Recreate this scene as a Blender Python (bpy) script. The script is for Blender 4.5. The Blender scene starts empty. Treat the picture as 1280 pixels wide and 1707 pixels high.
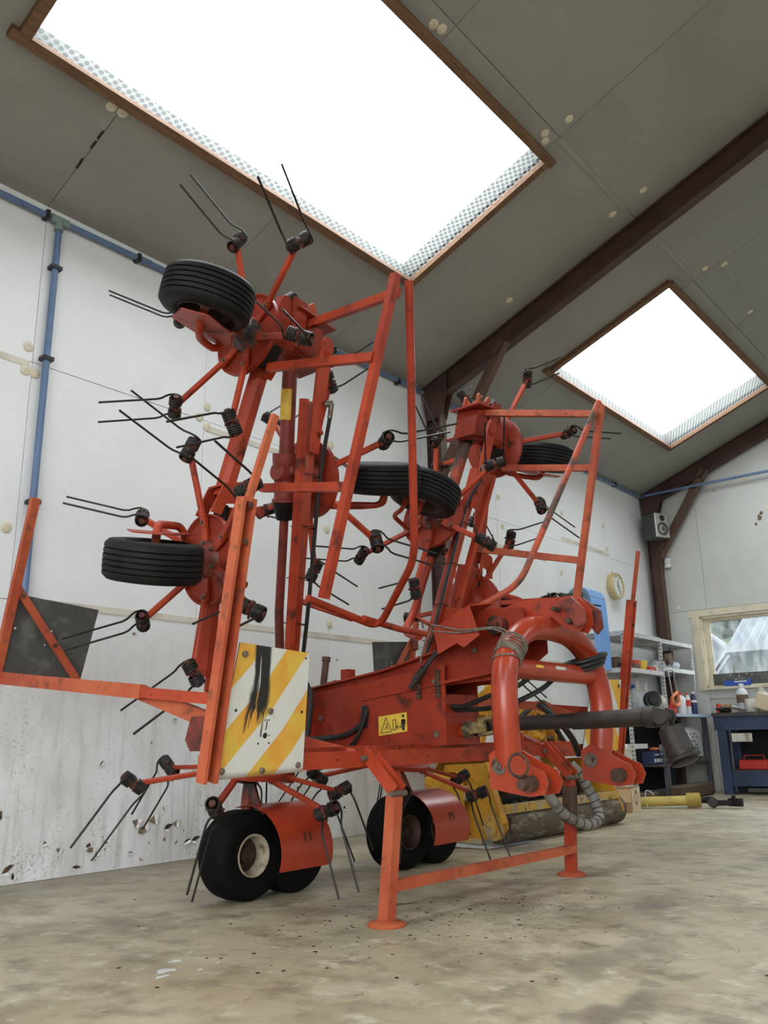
import bpy, math, random
from mathutils import Vector, Matrix
random.seed(7)
scene = bpy.context.scene
col = scene.collection
pi = math.pi

# ------------------------------------------------------------------ camera, world, exposure
cam_data = bpy.data.cameras.new('camera')
cam_data.sensor_fit = 'HORIZONTAL'
cam_data.sensor_width = 36.0
cam_data.lens = 36.0 * 1405.0 / 1280.0
cam_data.clip_start = 0.05
cam_data.clip_end = 300
cam = bpy.data.objects.new('camera', cam_data)
col.objects.link(cam)
cam.matrix_world = Matrix(((0.64032, -0.19044, -0.74412, 0.0),
                           (-0.76788, -0.18232, -0.61410, 0.0),
                           (-0.01872, 0.96462, -0.26298, 0.70),
                           (0, 0, 0, 1)))
scene.camera = cam

world = bpy.data.worlds.new('overcast_sky')
scene.world = world
world.use_nodes = True
bg = world.node_tree.nodes['Background']
bg.inputs[0].default_value = (0.93, 0.97, 1.0, 1)
bg.inputs[1].default_value = 1.0

scene.view_settings.view_transform = 'Standard'
scene.view_settings.look = 'None'
scene.view_settings.exposure = 3.0
scene.view_settings.gamma = 1.0
scene.view_settings.use_curve_mapping = False
scene.cycles.use_denoising = True
scene.cycles.max_bounces = 8
scene.cycles.diffuse_bounces = 5
scene.cycles.transparent_max_bounces = 16
scene.cycles.caustics_reflective = False
scene.cycles.caustics_refractive = False
scene.cycles.sample_clamp_indirect = 6.0

# ------------------------------------------------------------------ materials
MATS = {}
def mat(name, base, rough=0.5, metal=0.0, layers=(), bump=0.0, bscale=40.0, bstretch=(1, 1, 1), rand=True, spec=0.5, world_co=False, coat=0.0):
    """principled material; layers = (colour, noise scale, low, high, stretch[, roughness])"""
    m = bpy.data.materials.new(name)
    m.use_nodes = True
    nt = m.node_tree
    N, L = nt.nodes, nt.links
    p = N['Principled BSDF']
    p.inputs['Base Color'].default_value = (*base, 1)
    p.inputs['Roughness'].default_value = rough
    p.inputs['Metallic'].default_value = metal
    p.inputs['Specular IOR Level'].default_value = spec
    if coat:
        p.inputs['Coat Weight'].default_value = coat
        p.inputs['Coat Roughness'].default_value = 0.25
    tc = N.new('ShaderNodeTexCoord')
    vec = tc.outputs['Object']
    if world_co:
        g = N.new('ShaderNodeNewGeometry')
        vec = g.outputs['Position']
    elif rand:
        oi = N.new('ShaderNodeObjectInfo')
        va = N.new('ShaderNodeVectorMath'); va.operation = 'MULTIPLY_ADD'
        va.inputs[1].default_value = (13, 7, 9)
        L.new(oi.outputs['Random'], va.inputs[0]); L.new(vec, va.inputs[2])
        vec = va.outputs[0]
    cur = None
    rcur = None
    for ly in layers:
        c2, sc, lo, hi, st = ly[:5]
        mp = N.new('ShaderNodeMapping'); mp.inputs['Scale'].default_value = st
        L.new(vec, mp.inputs['Vector'])
        nz = N.new('ShaderNodeTexNoise'); nz.inputs['Scale'].default_value = sc; nz.inputs['Detail'].default_value = 5
        nz.inputs['Roughness'].default_value = 0.62
        L.new(mp.outputs[0], nz.inputs['Vector'])
        mr = N.new('ShaderNodeMapRange'); mr.inputs['From Min'].default_value = lo; mr.inputs['From Max'].default_value = hi
        L.new(nz.outputs['Fac'], mr.inputs['Value'])
        mx = N.new('ShaderNodeMix'); mx.data_type = 'RGBA'
        L.new(mr.outputs[0], mx.inputs['Factor'])
        if cur is None: mx.inputs[6].default_value = (*base, 1)
        else: L.new(cur, mx.inputs[6])
        mx.inputs[7].default_value = (*c2, 1)
        cur = mx.outputs[2]
        if len(ly) > 5:
            rm = N.new('ShaderNodeMix'); rm.data_type = 'FLOAT'
            L.new(mr.outputs[0], rm.inputs[0])
            if rcur is None: rm.inputs[2].default_value = rough
            else: L.new(rcur, rm.inputs[2])
            rm.inputs[3].default_value = ly[5]
            rcur = rm.outputs[0]
    if cur is not None: L.new(cur, p.inputs['Base Color'])
    if rcur is not None: L.new(rcur, p.inputs['Roughness'])
    if bump:
        mp = N.new('ShaderNodeMapping'); mp.inputs['Scale'].default_value = bstretch
        L.new(vec, mp.inputs['Vector'])
        nz = N.new('ShaderNodeTexNoise'); nz.inputs['Scale'].default_value = bscale; nz.inputs['Detail'].default_value = 4
        L.new(mp.outputs[0], nz.inputs['Vector'])
        b = N.new('ShaderNodeBump'); b.inputs['Strength'].default_value = bump; b.inputs['Distance'].default_value = 0.01
        L.new(nz.outputs['Fac'], b.inputs['Height']); L.new(b.outputs[0], p.inputs['Normal'])
    MATS[name] = m
    return m

U = (1, 1, 1)
mat('red_paint', (0.42, 0.054, 0.020), 0.45, 0, [((0.27, 0.028, 0.011), 3.0, 0.42, 0.62, U), ((0.07, 0.020, 0.012), 8, 0.57, 0.72, U, 0.75), ((0.012, 0.008, 0.007), 26, 0.66, 0.76, U)], 0.05, 60, spec=.3)
mat('red_gloss', (0.38, 0.043, 0.015), 0.30, 0, [((0.27, 0.027, 0.010), 3, 0.45, 0.65, U), ((0.05, 0.016, 0.010), 18, 0.64, 0.75, U, 0.7)], 0.03, 40, coat=0.15)
mat('faded_paint', (0.48, 0.105, 0.038), 0.6, 0, [((0.38, 0.062, 0.024), 4, 0.42, 0.6, U), ((0.16, 0.055, 0.028), 14, 0.56, 0.7, U, 0.85), ((0.03, 0.016, 0.010), 30, 0.66, 0.76, U)], 0.1, 80)
mat('worn_tube', (0.44, 0.068, 0.026), 0.5, 0, [((0.09, 0.055, 0.042), 5, 0.52, 0.6, U, 0.7), ((0.035, 0.018, 0.012), 18, 0.62, 0.70, U, 0.8)], 0.08, 70)
mat('frame_red', (0.30, 0.033, 0.013), 0.42, 0, [((0.20, 0.020, 0.009), 3.0, 0.42, 0.62, U), ((0.05, 0.014, 0.009), 8, 0.58, 0.72, U, 0.75), ((0.010, 0.007, 0.006), 26, 0.66, 0.76, U)], 0.05, 60, spec=.3)  # less faded red, with the shade between the wings put into its colour
mat('dark_red', (0.20, 0.024, 0.013), 0.5, 0, [((0.05, 0.016, 0.011), 6, 0.5, 0.68, U, 0.75)], 0.05, 60)
mat('greasy_red', (0.22, 0.035, 0.018), 0.5, 0, [((0.010, 0.008, 0.007), 7, 0.42, 0.58, U, 0.45)], 0.1, 50)
mat('spring_steel', (0.016, 0.014, 0.013), 0.42, 0.35, [((0.045, 0.030, 0.022), 20, 0.5, 0.7, U, 0.65)], 0.08, 90)
mat('rusty_steel', (0.07, 0.038, 0.025), 0.7, 0.2, [((0.12, 0.06, 0.035), 12, 0.45, 0.65, U), ((0.018, 0.013, 0.011), 20, 0.55, 0.7, U)], 0.2, 70)
mat('dark_steel', (0.020, 0.015, 0.013), 0.5, 0.2, [((0.038, 0.027, 0.022), 9, 0.45, 0.65, U)], 0.1, 60)
mat('black_grease', (0.008, 0.007, 0.007), 0.55, 0, [((0.024, 0.018, 0.015), 14, 0.5, 0.7, U)], 0.1, 60, spec=.2)
mat('rubber', (0.006, 0.006, 0.0065), 0.6, 0, [((0.013, 0.0125, 0.012), 7, 0.45, 0.7, U)], 0.06, 120, spec=.22)
mat('rubber_plain', (0.003, 0.003, 0.0032), 0.7, 0, [((0.006, 0.006, 0.0055), 7, 0.45, 0.7, U)], 0.04, 120, spec=.12)
mat('rim_dark', (0.06, 0.030, 0.022), 0.7, 0, [((0.025, 0.015, 0.012), 12, 0.4, 0.65, U)])
mat('clamp_rust', (0.10, 0.026, 0.016), 0.7, 0, [((0.03, 0.014, 0.010), 25, 0.45, 0.65, U)])
mat('hose_rubber', (0.010, 0.010, 0.011), 0.45, 0)
mat('rim_cream', (0.46, 0.40, 0.30), 0.55, 0, [((0.16, 0.09, 0.05), 14, 0.5, 0.68, U, 0.8)], 0.05, 60)
mat('bolt_steel', (0.20, 0.17, 0.14), 0.5, 0.7, [((0.08, 0.045, 0.03), 40, 0.5, 0.65, U)])
mat('galvanised', (0.50, 0.51, 0.51), 0.45, 0.55, [((0.33, 0.33, 0.32), 8, 0.45, 0.65, U)], 0.04, 60)
mat('galv_white', (0.62, 0.63, 0.63), 0.5, 0.1, [((0.45, 0.43, 0.40), 10, 0.5, 0.7, U)], 0.03, 60)
mat('sign_back', (0.085, 0.085, 0.080), 0.6, 0.3, [((0.14, 0.14, 0.13), 8, 0.5, 0.62, U), ((0.05, 0.03, 0.02), 4, 0.62, 0.8, U)], 0.05, 60)
mat('yellow_sticker', (0.72, 0.50, 0.06), 0.45, 0, [((0.55, 0.36, 0.05), 30, 0.5, 0.7, U)])
mat('black_print', (0.012, 0.011, 0.010), 0.5)
mat('mower_yellow', (0.60, 0.30, 0.016), 0.5, 0, [((0.42, 0.17, 0.012), 4, 0.45, 0.66, U), ((0.05, 0.035, 0.02), 11, 0.58, 0.70, U, 0.8), ((0.08, 0.03, 0.015), 35, 0.64, 0.74, U, 0.85)], 0.1, 60)
mat('mower_dirty', (0.55, 0.33, 0.06), 0.7, 0, [((0.38, 0.33, 0.22), 9, 0.45, 0.6, U), ((0.09, 0.06, 0.035), 16, 0.55, 0.68, U)], 0.2, 60)
mat('roller_dirt', (0.10, 0.078, 0.050), 0.8, 0, [((0.24, 0.20, 0.14), 5, 0.5, 0.62, (1, 4, 4)), ((0.035, 0.028, 0.02), 9, 0.5, 0.68, (1, 3, 3)), ((0.50, 0.46, 0.38), 18, 0.66, 0.74, (1, 3, 3))], 0.6, 40)
mat('cardboard', (0.42, 0.27, 0.14), 0.85, 0, [((0.36, 0.22, 0.11), 5, 0.4, 0.7, U)])
mat('cardboard_pale', (0.60, 0.49, 0.34), 0.85)
mat('pto_yellow', (0.50, 0.38, 0.09), 0.55, 0, [((0.36, 0.26, 0.06), 8, 0.45, 0.65, U), ((0.12, 0.09, 0.04), 16, 0.62, 0.74, U)])
mat('joint_dirty', (0.26, 0.20, 0.07), 0.6, 0, [((0.05, 0.038, 0.02), 9, 0.42, 0.58, U), ((0.012, 0.010, 0.008), 14, 0.55, 0.66, U)], 0.1, 60)
mat('old_timber', (0.10, 0.062, 0.035), 0.85, 0, [((0.05, 0.03, 0.02), 4, 0.4, 0.65, (1, 8, 8))], 0.3, 20, (1, 8, 8))
mat('frame_wood', (0.19, 0.098, 0.048), 0.7, 0, [((0.10, 0.050, 0.026), 6, 0.42, 0.66, (1, 10, 10))], 0.15, 30, (1, 8, 8))
mat('brown_steel', (0.070, 0.030, 0.024), 0.55, 0, [((0.045, 0.020, 0.017), 4, 0.4, 0.65, U), ((0.10, 0.055, 0.035), 10, 0.6, 0.75, U)], 0.04, 50)
mat('brown_flange', (0.115, 0.060, 0.038), 0.55, 0, [((0.085, 0.042, 0.028), 4, 0.4, 0.65, U)], 0.04, 50)
mat('pipe_blue', (0.125, 0.20, 0.35), 0.45, 0, [((0.10, 0.16, 0.28), 5, 0.4, 0.65, U)])
mat('pipe_green', (0.22, 0.30, 0.27), 0.5)
mat('black_plastic', (0.012, 0.012, 0.013), 0.45)
mat('washer_cream', (0.66, 0.60, 0.46), 0.55)
mat('batten_cream', (0.66, 0.63, 0.54), 0.6, 0, [((0.50, 0.46, 0.38), 4, 0.5, 0.7, U)])
mat('trim_cream', (0.64, 0.58, 0.44), 0.6, 0, [((0.48, 0.41, 0.28), 5, 0.5, 0.7, U), ((0.10, 0.07, 0.05), 30, 0.68, 0.76, U)], 0.05, 40)
mat('clock_brass', (0.56, 0.44, 0.22), 0.4, 0.3)
mat('white_face', (0.74, 0.74, 0.70), 0.5)
mat('paper_blue', (0.20, 0.40, 0.78), 0.8, 0, [((0.16, 0.34, 0.70), 8, 0.4, 0.65, (1, 1, .3))])
mat('roll_core', (0.18, 0.27, 0.40), 0.8)
mat('speaker_grey', (0.055, 0.05, 0.048), 0.5)
mat('speaker_silver', (0.48, 0.47, 0.45), 0.35, 0.5)
mat('white_plastic', (0.70, 0.71, 0.70), 0.45, 0, [((0.52, 0.52, 0.50), 12, 0.5, 0.7, U)])
mat('clear_plastic', (0.62, 0.66, 0.70), 0.3, 0, [((0.46, 0.50, 0.55), 9, 0.45, 0.65, U)])
mat('dirty_white', (0.60, 0.57, 0.50), 0.6, 0, [((0.30, 0.26, 0.20), 10, 0.48, 0.66, U)])
mat('bench_blue', (0.030, 0.048, 0.105), 0.55, 0, [((0.018, 0.026, 0.055), 5, 0.4, 0.65, U), ((0.05, 0.045, 0.04), 14, 0.62, 0.74, U)])
mat('bench_top', (0.045, 0.040, 0.038), 0.6, 0, [((0.09, 0.075, 0.06), 8, 0.5, 0.68, U)])
mat('table_white_blue', (0.42, 0.50, 0.62), 0.5)
mat('leg_grey', (0.06, 0.07, 0.09), 0.5, 0, [((0.10, 0.10, 0.11), 8, 0.5, 0.7, U)])
mat('dark_cloth', (0.012, 0.012, 0.014), 0.9)
mat('bright_red', (0.55, 0.035, 0.025), 0.45)
mat('bright_orange', (0.75, 0.20, 0.06), 0.5)
mat('bright_yellow', (0.75, 0.55, 0.05), 0.5)
mat('bright_blue', (0.03, 0.09, 0.42), 0.45)
mat('navy_box', (0.02, 0.035, 0.10), 0.5)
mat('brown_thing', (0.14, 0.09, 0.055), 0.7)
mat('torn_brown', (0.11, 0.065, 0.035), 0.9, 0, [((0.05, 0.03, 0.018), 40, 0.4, 0.6, U)])
mat('torn_tan', (0.26, 0.20, 0.13), 0.9, 0, [((0.12, 0.08, 0.05), 30, 0.45, 0.6, U)])
mat('flap_white', (0.72, 0.72, 0.70), 0.6, 0, [((0.45, 0.42, 0.36), 30, 0.45, 0.65, U)])
mat('torn_dark', (0.03, 0.022, 0.016), 0.9)
mat('straw_bits', (0.42, 0.34, 0.20), 0.9)
mat('rope', (0.20, 0.17, 0.13), 0.9, 0, [((0.09, 0.075, 0.06), 60, 0.45, 0.6, U)])
mat('tape_grey', (0.26, 0.25, 0.23), 0.6, 0, [((0.12, 0.10, 0.08), 8, 0.45, 0.62, U)], 0.3, 60)
mat('foliage', (0.035, 0.050, 0.024), 0.9, 0, [((0.065, 0.085, 0.045), 2.5, 0.4, 0.6, U)], 0.5, 3)
mat('shed_roof', (0.050, 0.058, 0.068), 0.7, 0, [((0.065, 0.073, 0.082), 2, 0.4, 0.65, U)])
mat('shed_wall', (0.075, 0.085, 0.070), 0.8, 0, [((0.095, 0.105, 0.09), 3, 0.4, 0.65, U)])
mat('shed_pale', (0.07, 0.08, 0.09), 0.8)
mat('cover_blue', (0.05, 0.07, 0.105), 0.6)
mat('shed_white', (0.14, 0.145, 0.15), 0.7)
mat('yard', (0.09, 0.09, 0.08), 0.9)
mat('silver_foil', (0.55, 0.54, 0.52), 0.4, 0.6)
mat('bar_steel', (0.40, 0.39, 0.37), 0.35, 0.8)
mat('reveal_board', (0.06, 0.062, 0.060), 0.8)

def ceiling_mat():
    return mat('ceiling_board', (0.30, 0.295, 0.275), 0.65, 0, [((0.27, 0.265, 0.25), 1.5, 0.42, 0.62, U), ((0.235, 0.23, 0.215), 5, 0.64, 0.76, U)], 0.03, 160)
ceiling_mat()

def wall_mat(name, base, b2, b3):
    m = mat(name, base, 0.42, 0, [(b2, 1.2, 0.42, 0.64, U), (b3, 70, 0.60, 0.72, U)], 0.10, 110, world_co=True)
    nt = m.node_tree; N, L = nt.nodes, nt.links
    p = N['Principled BSDF']
    base = p.inputs['Base Color'].links[0].from_socket
    g = N.new('ShaderNodeNewGeometry')
    sx = N.new('ShaderNodeSeparateXYZ'); L.new(g.outputs['Position'], sx.inputs[0])
    def maprange(sock, a, b, c, d):
        r = N.new('ShaderNodeMapRange'); r.inputs[1].default_value = a; r.inputs[2].default_value = b
        r.inputs[3].default_value = c; r.inputs[4].default_value = d; L.new(sock, r.inputs[0]); return r.outputs[0]
    def noise(scale, st=U, det=5):
        mp = N.new('ShaderNodeMapping'); mp.inputs['Scale'].default_value = st; L.new(g.outputs['Position'], mp.inputs[0])
        n = N.new('ShaderNodeTexNoise'); n.inputs['Scale'].default_value = scale; n.inputs['Detail'].default_value = det
        n.inputs['Roughness'].default_value = 0.65
        L.new(mp.outputs[0], n.inputs[0]); return n.outputs['Fac']
    def math_(op, a, b):
        n = N.new('ShaderNodeMath'); n.operation = op
        for i, v in enumerate((a, b)):
            if isinstance(v, (int, float)): n.inputs[i].default_value = v
            else: L.new(v, n.inputs[i])
        return n.outputs[0]
    def mixc(fac, a, c):
        n = N.new('ShaderNodeMix'); n.data_type = 'RGBA'; L.new(fac, n.inputs[0]); L.new(a, n.inputs[6]); n.inputs[7].default_value = (*c, 1)
        return n.outputs[2]
    low = maprange(sx.outputs[2], 0.0, 1.75, 1.0, 0.0)          # the lower boards are grubby and knocked about
    grime = math_('MULTIPLY', maprange(noise(2.2, (1, 1, .55)), 0.42, 0.68, 0, 1), low)
    c = mixc(math_('MULTIPLY', grime, 0.5), base, (0.34, 0.29, 0.21))
    streak = math_('MULTIPLY', maprange(noise(15, (1, 1, .12)), 0.50, 0.70, 0, 1), maprange(sx.outputs[2], 0.2, 1.5, 0.75, 0.0))
    c = mixc(math_('MULTIPLY', streak, 0.6), c, (0.28, 0.24, 0.18))
    scuff = math_('MULTIPLY', maprange(noise(16, (1, 1, 1.3)), 0.69, 0.71, 0, 1), maprange(sx.outputs[2], 0.25, 1.25, 1.0, 0.0))
    c = mixc(scuff, c, (0.16, 0.12, 0.08))
    fleck = math_('MULTIPLY', maprange(noise(42), 0.715, 0.735, 0, 1), maprange(sx.outputs[2], 0.3, 1.6, 1.0, 0.0))
    c = mixc(fleck, c, (0.10, 0.075, 0.05))
    dots = math_('MULTIPLY', math_('MULTIPLY', maprange(noise(75, U, 3), 0.58, 0.64, 0, 1), maprange(noise(2.6), 0.50, 0.66, 0, 1)), maprange(sx.outputs[2], 0.5, 1.5, 0.8, 0.0))
    c = mixc(dots, c, (0.20, 0.16, 0.11))
    L.new(c, p.inputs['Base Color'])
    return m
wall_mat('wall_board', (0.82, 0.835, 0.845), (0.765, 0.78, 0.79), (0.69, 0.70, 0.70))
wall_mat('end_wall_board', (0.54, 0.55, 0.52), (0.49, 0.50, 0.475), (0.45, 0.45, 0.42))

def floor_mat():
    m = mat('concrete', (0.50, 0.43, 0.29), 0.44, 0, [
        ((0.34, 0.285, 0.185), 0.9, 0.40, 0.62, U, 0.58),
        ((0.58, 0.51, 0.37), 2.3, 0.50, 0.70, (1, .65, 1), 0.38),
        ((0.35, 0.35, 0.235), 0.7, 0.52, 0.68, U),
        ((0.20, 0.165, 0.118), 1.25, 0.56, 0.70, (1.3, .8, 1), 0.45),
        ((0.24, 0.195, 0.13), 6, 0.48, 0.68, (1, .85, 1)),
        ((0.60, 0.55, 0.43), 11, 0.56, 0.72, (1, .8, 1)),
        ((0.10, 0.08, 0.06), 17, 0.66, 0.73, U),
        ((0.55, 0.52, 0.46), 60, 0.745, 0.78, U)], 0.15, 9, rand=False, world_co=True)
    nt = m.node_tree; N, L = nt.nodes, nt.links
    p = N['Principled BSDF']; c = p.inputs['Base Color'].links[0].from_socket
    g = N.new('ShaderNodeNewGeometry')
    def noise(sc, det=4):
        n = N.new('ShaderNodeTexNoise'); n.inputs['Scale'].default_value = sc; n.inputs['Detail'].default_value = det; L.new(g.outputs['Position'], n.inputs[0]); return n
    wob = noise(5)
    va = N.new('ShaderNodeVectorMath'); va.operation = 'MULTIPLY_ADD'; va.inputs[1].default_value = (.35, .35, 0)
    sb = N.new('ShaderNodeVectorMath'); sb.operation = 'SUBTRACT'; sb.inputs[1].default_value = (.5, .5, .5); L.new(wob.outputs['Color'], sb.inputs[0])
    L.new(sb.outputs[0], va.inputs[0]); L.new(g.outputs['Position'], va.inputs[2])
    def blot(cx, cy, rx, ry, soft):
        mp = N.new('ShaderNodeMapping'); mp.vector_type = 'TEXTURE'; mp.inputs['Location'].default_value = (cx, cy, 0); mp.inputs['Scale'].default_value = (rx, ry, 1)
        L.new(va.outputs[0], mp.inputs[0])
        ln = N.new('ShaderNodeVectorMath'); ln.operation = 'LENGTH'; L.new(mp.outputs[0], ln.inputs[0])
        r = N.new('ShaderNodeMapRange'); r.inputs[1].default_value = 1.0; r.inputs[2].default_value = soft; L.new(ln.outputs['Value'], r.inputs[0]); return r.outputs[0]
    def mul(a, b):
        n = N.new('ShaderNodeMath'); n.operation = 'MULTIPLY'
        for i, v in enumerate((a, b)):
            if isinstance(v, float): n.inputs[i].default_value = v
            else: L.new(v, n.inputs[i])
        return n.outputs[0]
    def mixc(f, a, col_):
        n = N.new('ShaderNodeMix'); n.data_type = 'RGBA'; L.new(f, n.inputs[0]); L.new(a, n.inputs[6]); n.inputs[7].default_value = (*col_, 1); return n.outputs[2]
    # oil, damp and dirt marks where they lie on the slab
    for cx, cy, rx, ry, soft, st, cl in ((3.0, 4.6, 5.5, 1.0, .15, .75, (.15, .125, .085)), (3.3, 3.5, 1.7, .7, .1, .65, (.17, .145, .10)), (2.9, 2.72, .55, .28, .1, .55, (.12, .10, .07)),
                                         (3.765, 1.617, .20, .095, .7, .55, (.17, .155, .12)), (2.76, 1.40, .28, .15, .6, .5, (.17, .15, .105)), (3.05, 1.36, .22, .10, .6, .45, (.18, .155, .11)), (2.30, 1.10, .30, .10, .4, .6, (.13, .10, .07)),
                                         (3.195, 2.525, .055, .03, .6, .9, (.03, .028, .024)), (3.56, 2.18, .45, .18, .2, .5, (.14, .125, .085)), (3.45, 2.50, .38, .12, .2, .35, (.20, .26, .12)), (3.9, 2.3, .28, .06, .3, .5, (.11, .105, .06)),
                                         (1.73, 2.2, .5, .5, .2, .30, (.38, .27, .15)), (5.6, 2.2, 1.6, .14, .2, .3, (.24, .20, .14)), (2.2, 1.2, .07, .05, .5, .5, (.15, .13, .1)), (2.62, 1.15, .07, .06, .5, .5, (.15, .13, .1)), (2.75, 1.08, .08, .05, .5, .5, (.15, .13, .1))):
        c = mixc(mul(blot(cx, cy, rx, ry, soft), st), c, cl)
    sp = noise(55, 2); mr = N.new('ShaderNodeMapRange'); mr.inputs[1].default_value = .64; mr.inputs[2].default_value = .68; L.new(sp.outputs['Fac'], mr.inputs[0])
    for cx, cy, rx, ry in ((2.85, 2.66, .7, .5), (3.4, 2.1, .7, .35), (3.0, 1.9, .6, .35)):
        c = mixc(mul(mul(blot(cx, cy, rx, ry, .3), mr.outputs[0]), .9), c, (.055, .045, .035))
    L.new(c, p.inputs['Base Color'])
    return m
floor_mat()

def glass_mat():
    m = bpy.data.materials.new('dirty_window_glass'); m.use_nodes = True
    nt = m.node_tree; N, L = nt.nodes, nt.links
    out = N['Material Output']; N.remove(N['Principled BSDF'])
    tr = N.new('ShaderNodeBsdfTransparent'); tr.inputs[0].default_value = (0.93, 0.96, 0.97, 1)
    df = N.new('ShaderNodeBsdfTranslucent'); df.inputs[0].default_value = (0.8, 0.85, 0.86, 1)
    gl = N.new('ShaderNodeBsdfGlossy'); gl.inputs['Roughness'].default_value = 0.05
    g = N.new('ShaderNodeNewGeometry')
    nz = N.new('ShaderNodeTexNoise'); nz.inputs['Scale'].default_value = 7; nz.inputs['Detail'].default_value = 6
    mp = N.new('ShaderNodeMapping'); mp.inputs['Scale'].default_value = (1, 1.6, .6)
    L.new(g.outputs['Position'], mp.inputs[0]); L.new(mp.outputs[0], nz.inputs[0])
    mr = N.new('ShaderNodeMapRange'); mr.inputs[1].default_value = .4; mr.inputs[2].default_value = .75; mr.inputs[3].default_value = .03; mr.inputs[4].default_value = .14
    L.new(nz.outputs[0], mr.inputs[0])
    m1 = N.new('ShaderNodeMixShader'); L.new(mr.outputs[0], m1.inputs[0]); L.new(tr.outputs[0], m1.inputs[1]); L.new(df.outputs[0], m1.inputs[2])
    m2 = N.new('ShaderNodeMixShader'); m2.inputs[0].default_value = .04; L.new(m1.outputs[0], m2.inputs[1]); L.new(gl.outputs[0], m2.inputs[2])
    L.new(m2.outputs[0], out.inputs[0]); MATS[m.name] = m
glass_mat()

def bubble_mat():
    """bubble-wrap sheet under the roof light: clear film with hexagonally packed round cells"""
    m = bpy.data.materials.new('bubble_wrap'); m.use_nodes = True
    nt = m.node_tree; N, L = nt.nodes, nt.links
    out = N['Material Output']; N.remove(N['Principled BSDF'])
    tr = N.new('ShaderNodeBsdfTransparent'); tr.inputs[0].default_value = (0.96, 0.98, 0.98, 1)
    tl = N.new('ShaderNodeBsdfTranslucent'); tl.inputs[0].default_value = (0.86, 0.90, 0.88, 1)
    df = N.new('ShaderNodeBsdfDiffuse'); df.inputs[0].default_value = (0.80, 0.82, 0.80, 1)
    tc = N.new('ShaderNodeTexCoord')
    vo = N.new('ShaderNodeTexVoronoi'); vo.voronoi_dimensions = '2D'; vo.inputs['Scale'].default_value = 24; vo.inputs['Randomness'].default_value = 0.12
    mp = N.new('ShaderNodeMapping'); mp.inputs['Scale'].default_value = (1, 1.15, 1); mp.inputs['Rotation'].default_value = (0, 0, .5)
    L.new(tc.outputs['Object'], mp.inputs[0]); L.new(mp.outputs[0], vo.inputs['Vector'])
    mr = N.new('ShaderNodeMapRange'); mr.inputs[1].default_value = .30; mr.inputs[2].default_value = .46; mr.inputs[3].default_value = .03; mr.inputs[4].default_value = .20
    L.new(vo.outputs['Distance'], mr.inputs[0])
    md = N.new('ShaderNodeMixShader'); md.inputs[0].default_value = .35; L.new(tl.outputs[0], md.inputs[1]); L.new(df.outputs[0], md.inputs[2])
    mx = N.new('ShaderNodeMixShader'); L.new(mr.outputs[0], mx.inputs[0]); L.new(tr.outputs[0], mx.inputs[1]); L.new(md.outputs[0], mx.inputs[2])
    L.new(mx.outputs[0], out.inputs[0]); MATS[m.name] = m
bubble_mat()

def stripe_mat(name, period, slope, seedoff, worn):
    """warning board: yellow and white diagonal bands in the board's own UV space, with a scraped black patch"""
    m = bpy.data.materials.new(name); m.use_nodes = True
    nt = m.node_tree; N, L = nt.nodes, nt.links
    p = N['Principled BSDF']; p.inputs['Roughness'].default_value = .45
    uv = N.new('ShaderNodeUVMap'); uv.uv_map = 'UVMap'
    sp = N.new('ShaderNodeSeparateXYZ'); L.new(uv.outputs[0], sp.inputs[0])
    def math_(op, a, b=0.0):
        n = N.new('ShaderNodeMath'); n.operation = op
        for i, v in enumerate((a, b)):
            if isinstance(v, (int, float)): n.inputs[i].default_value = v
            else: L.new(v, n.inputs[i])
        return n.outputs[0]
    def mr(s, a, b):
        n = N.new('ShaderNodeMapRange'); n.inputs[1].default_value = a; n.inputs[2].default_value = b; L.new(s, n.inputs[0]); return n.outputs[0]
    def noise(sc, st):
        mp = N.new('ShaderNodeMapping'); mp.inputs['Scale'].default_value = st; mp.inputs['Location'].default_value = (seedoff, 0, 0); L.new(uv.outputs[0], mp.inputs[0])
        n = N.new('ShaderNodeTexNoise'); n.inputs['Scale'].default_value = sc; n.inputs['Detail'].default_value = 5; L.new(mp.outputs[0], n.inputs[0]); return n.outputs[0]
    def mix(f, a, c):
        n = N.new('ShaderNodeMix'); n.data_type = 'RGBA'; L.new(f, n.inputs[0])
        if isinstance(a, tuple): n.inputs[6].default_value = (*a, 1)
        else: L.new(a, n.inputs[6])
        if isinstance(c, tuple): n.inputs[7].default_value = (*c, 1)
        else: L.new(c, n.inputs[7])
        return n.outputs[2]
    d = math_('SUBTRACT', sp.outputs[1], math_('MULTIPLY', sp.outputs[0], slope))
    fr = math_('FRACT', math_('ADD', math_('DIVIDE', d, period), seedoff))
    band = mr(fr, .495, .505)
    yel = mix(mr(noise(3, U), .42, .6), (0.70, 0.46, 0.065), (0.72, 0.33, 0.045))
    c = mix(band, (0.66, 0.66, 0.62), yel)
    c = mix(math_('MULTIPLY', mr(noise(26, U), .62, .72), .5), c, (0.40, 0.34, 0.26))
    c = mix(math_('MULTIPLY', mr(sp.outputs[1], .05, .0), .8), c, (0.13, 0.06, 0.03))
    if worn:
        edge = math_('ADD', sp.outputs[0], math_('MULTIPLY', math_('SUBTRACT', noise(14, (1, .25, 1)), .5), .10))
        low_ = math_('SUBTRACT', sp.outputs[1], math_('MULTIPLY', math_('SUBTRACT', noise(30, (1, .12, 1)), .5), .9))
        box = math_('MULTIPLY', math_('MULTIPLY', mr(edge, .20, .235), mr(edge, .455, .42)), mr(low_, .40, .46))
        f = math_('MULTIPLY', box, mr(noise(22, (1.6, .10, 1)), .33, .40))
        c = mix(f, c, (0.016, 0.015, 0.014))
    L.new(c, p.inputs['Base Color']); MATS[name] = m
stripe_mat('warning_stripes', 0.66, 1.02, 0.50, True)
stripe_mat('warning_stripes_plain', 0.66, -1.02, 0.10, False)

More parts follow.
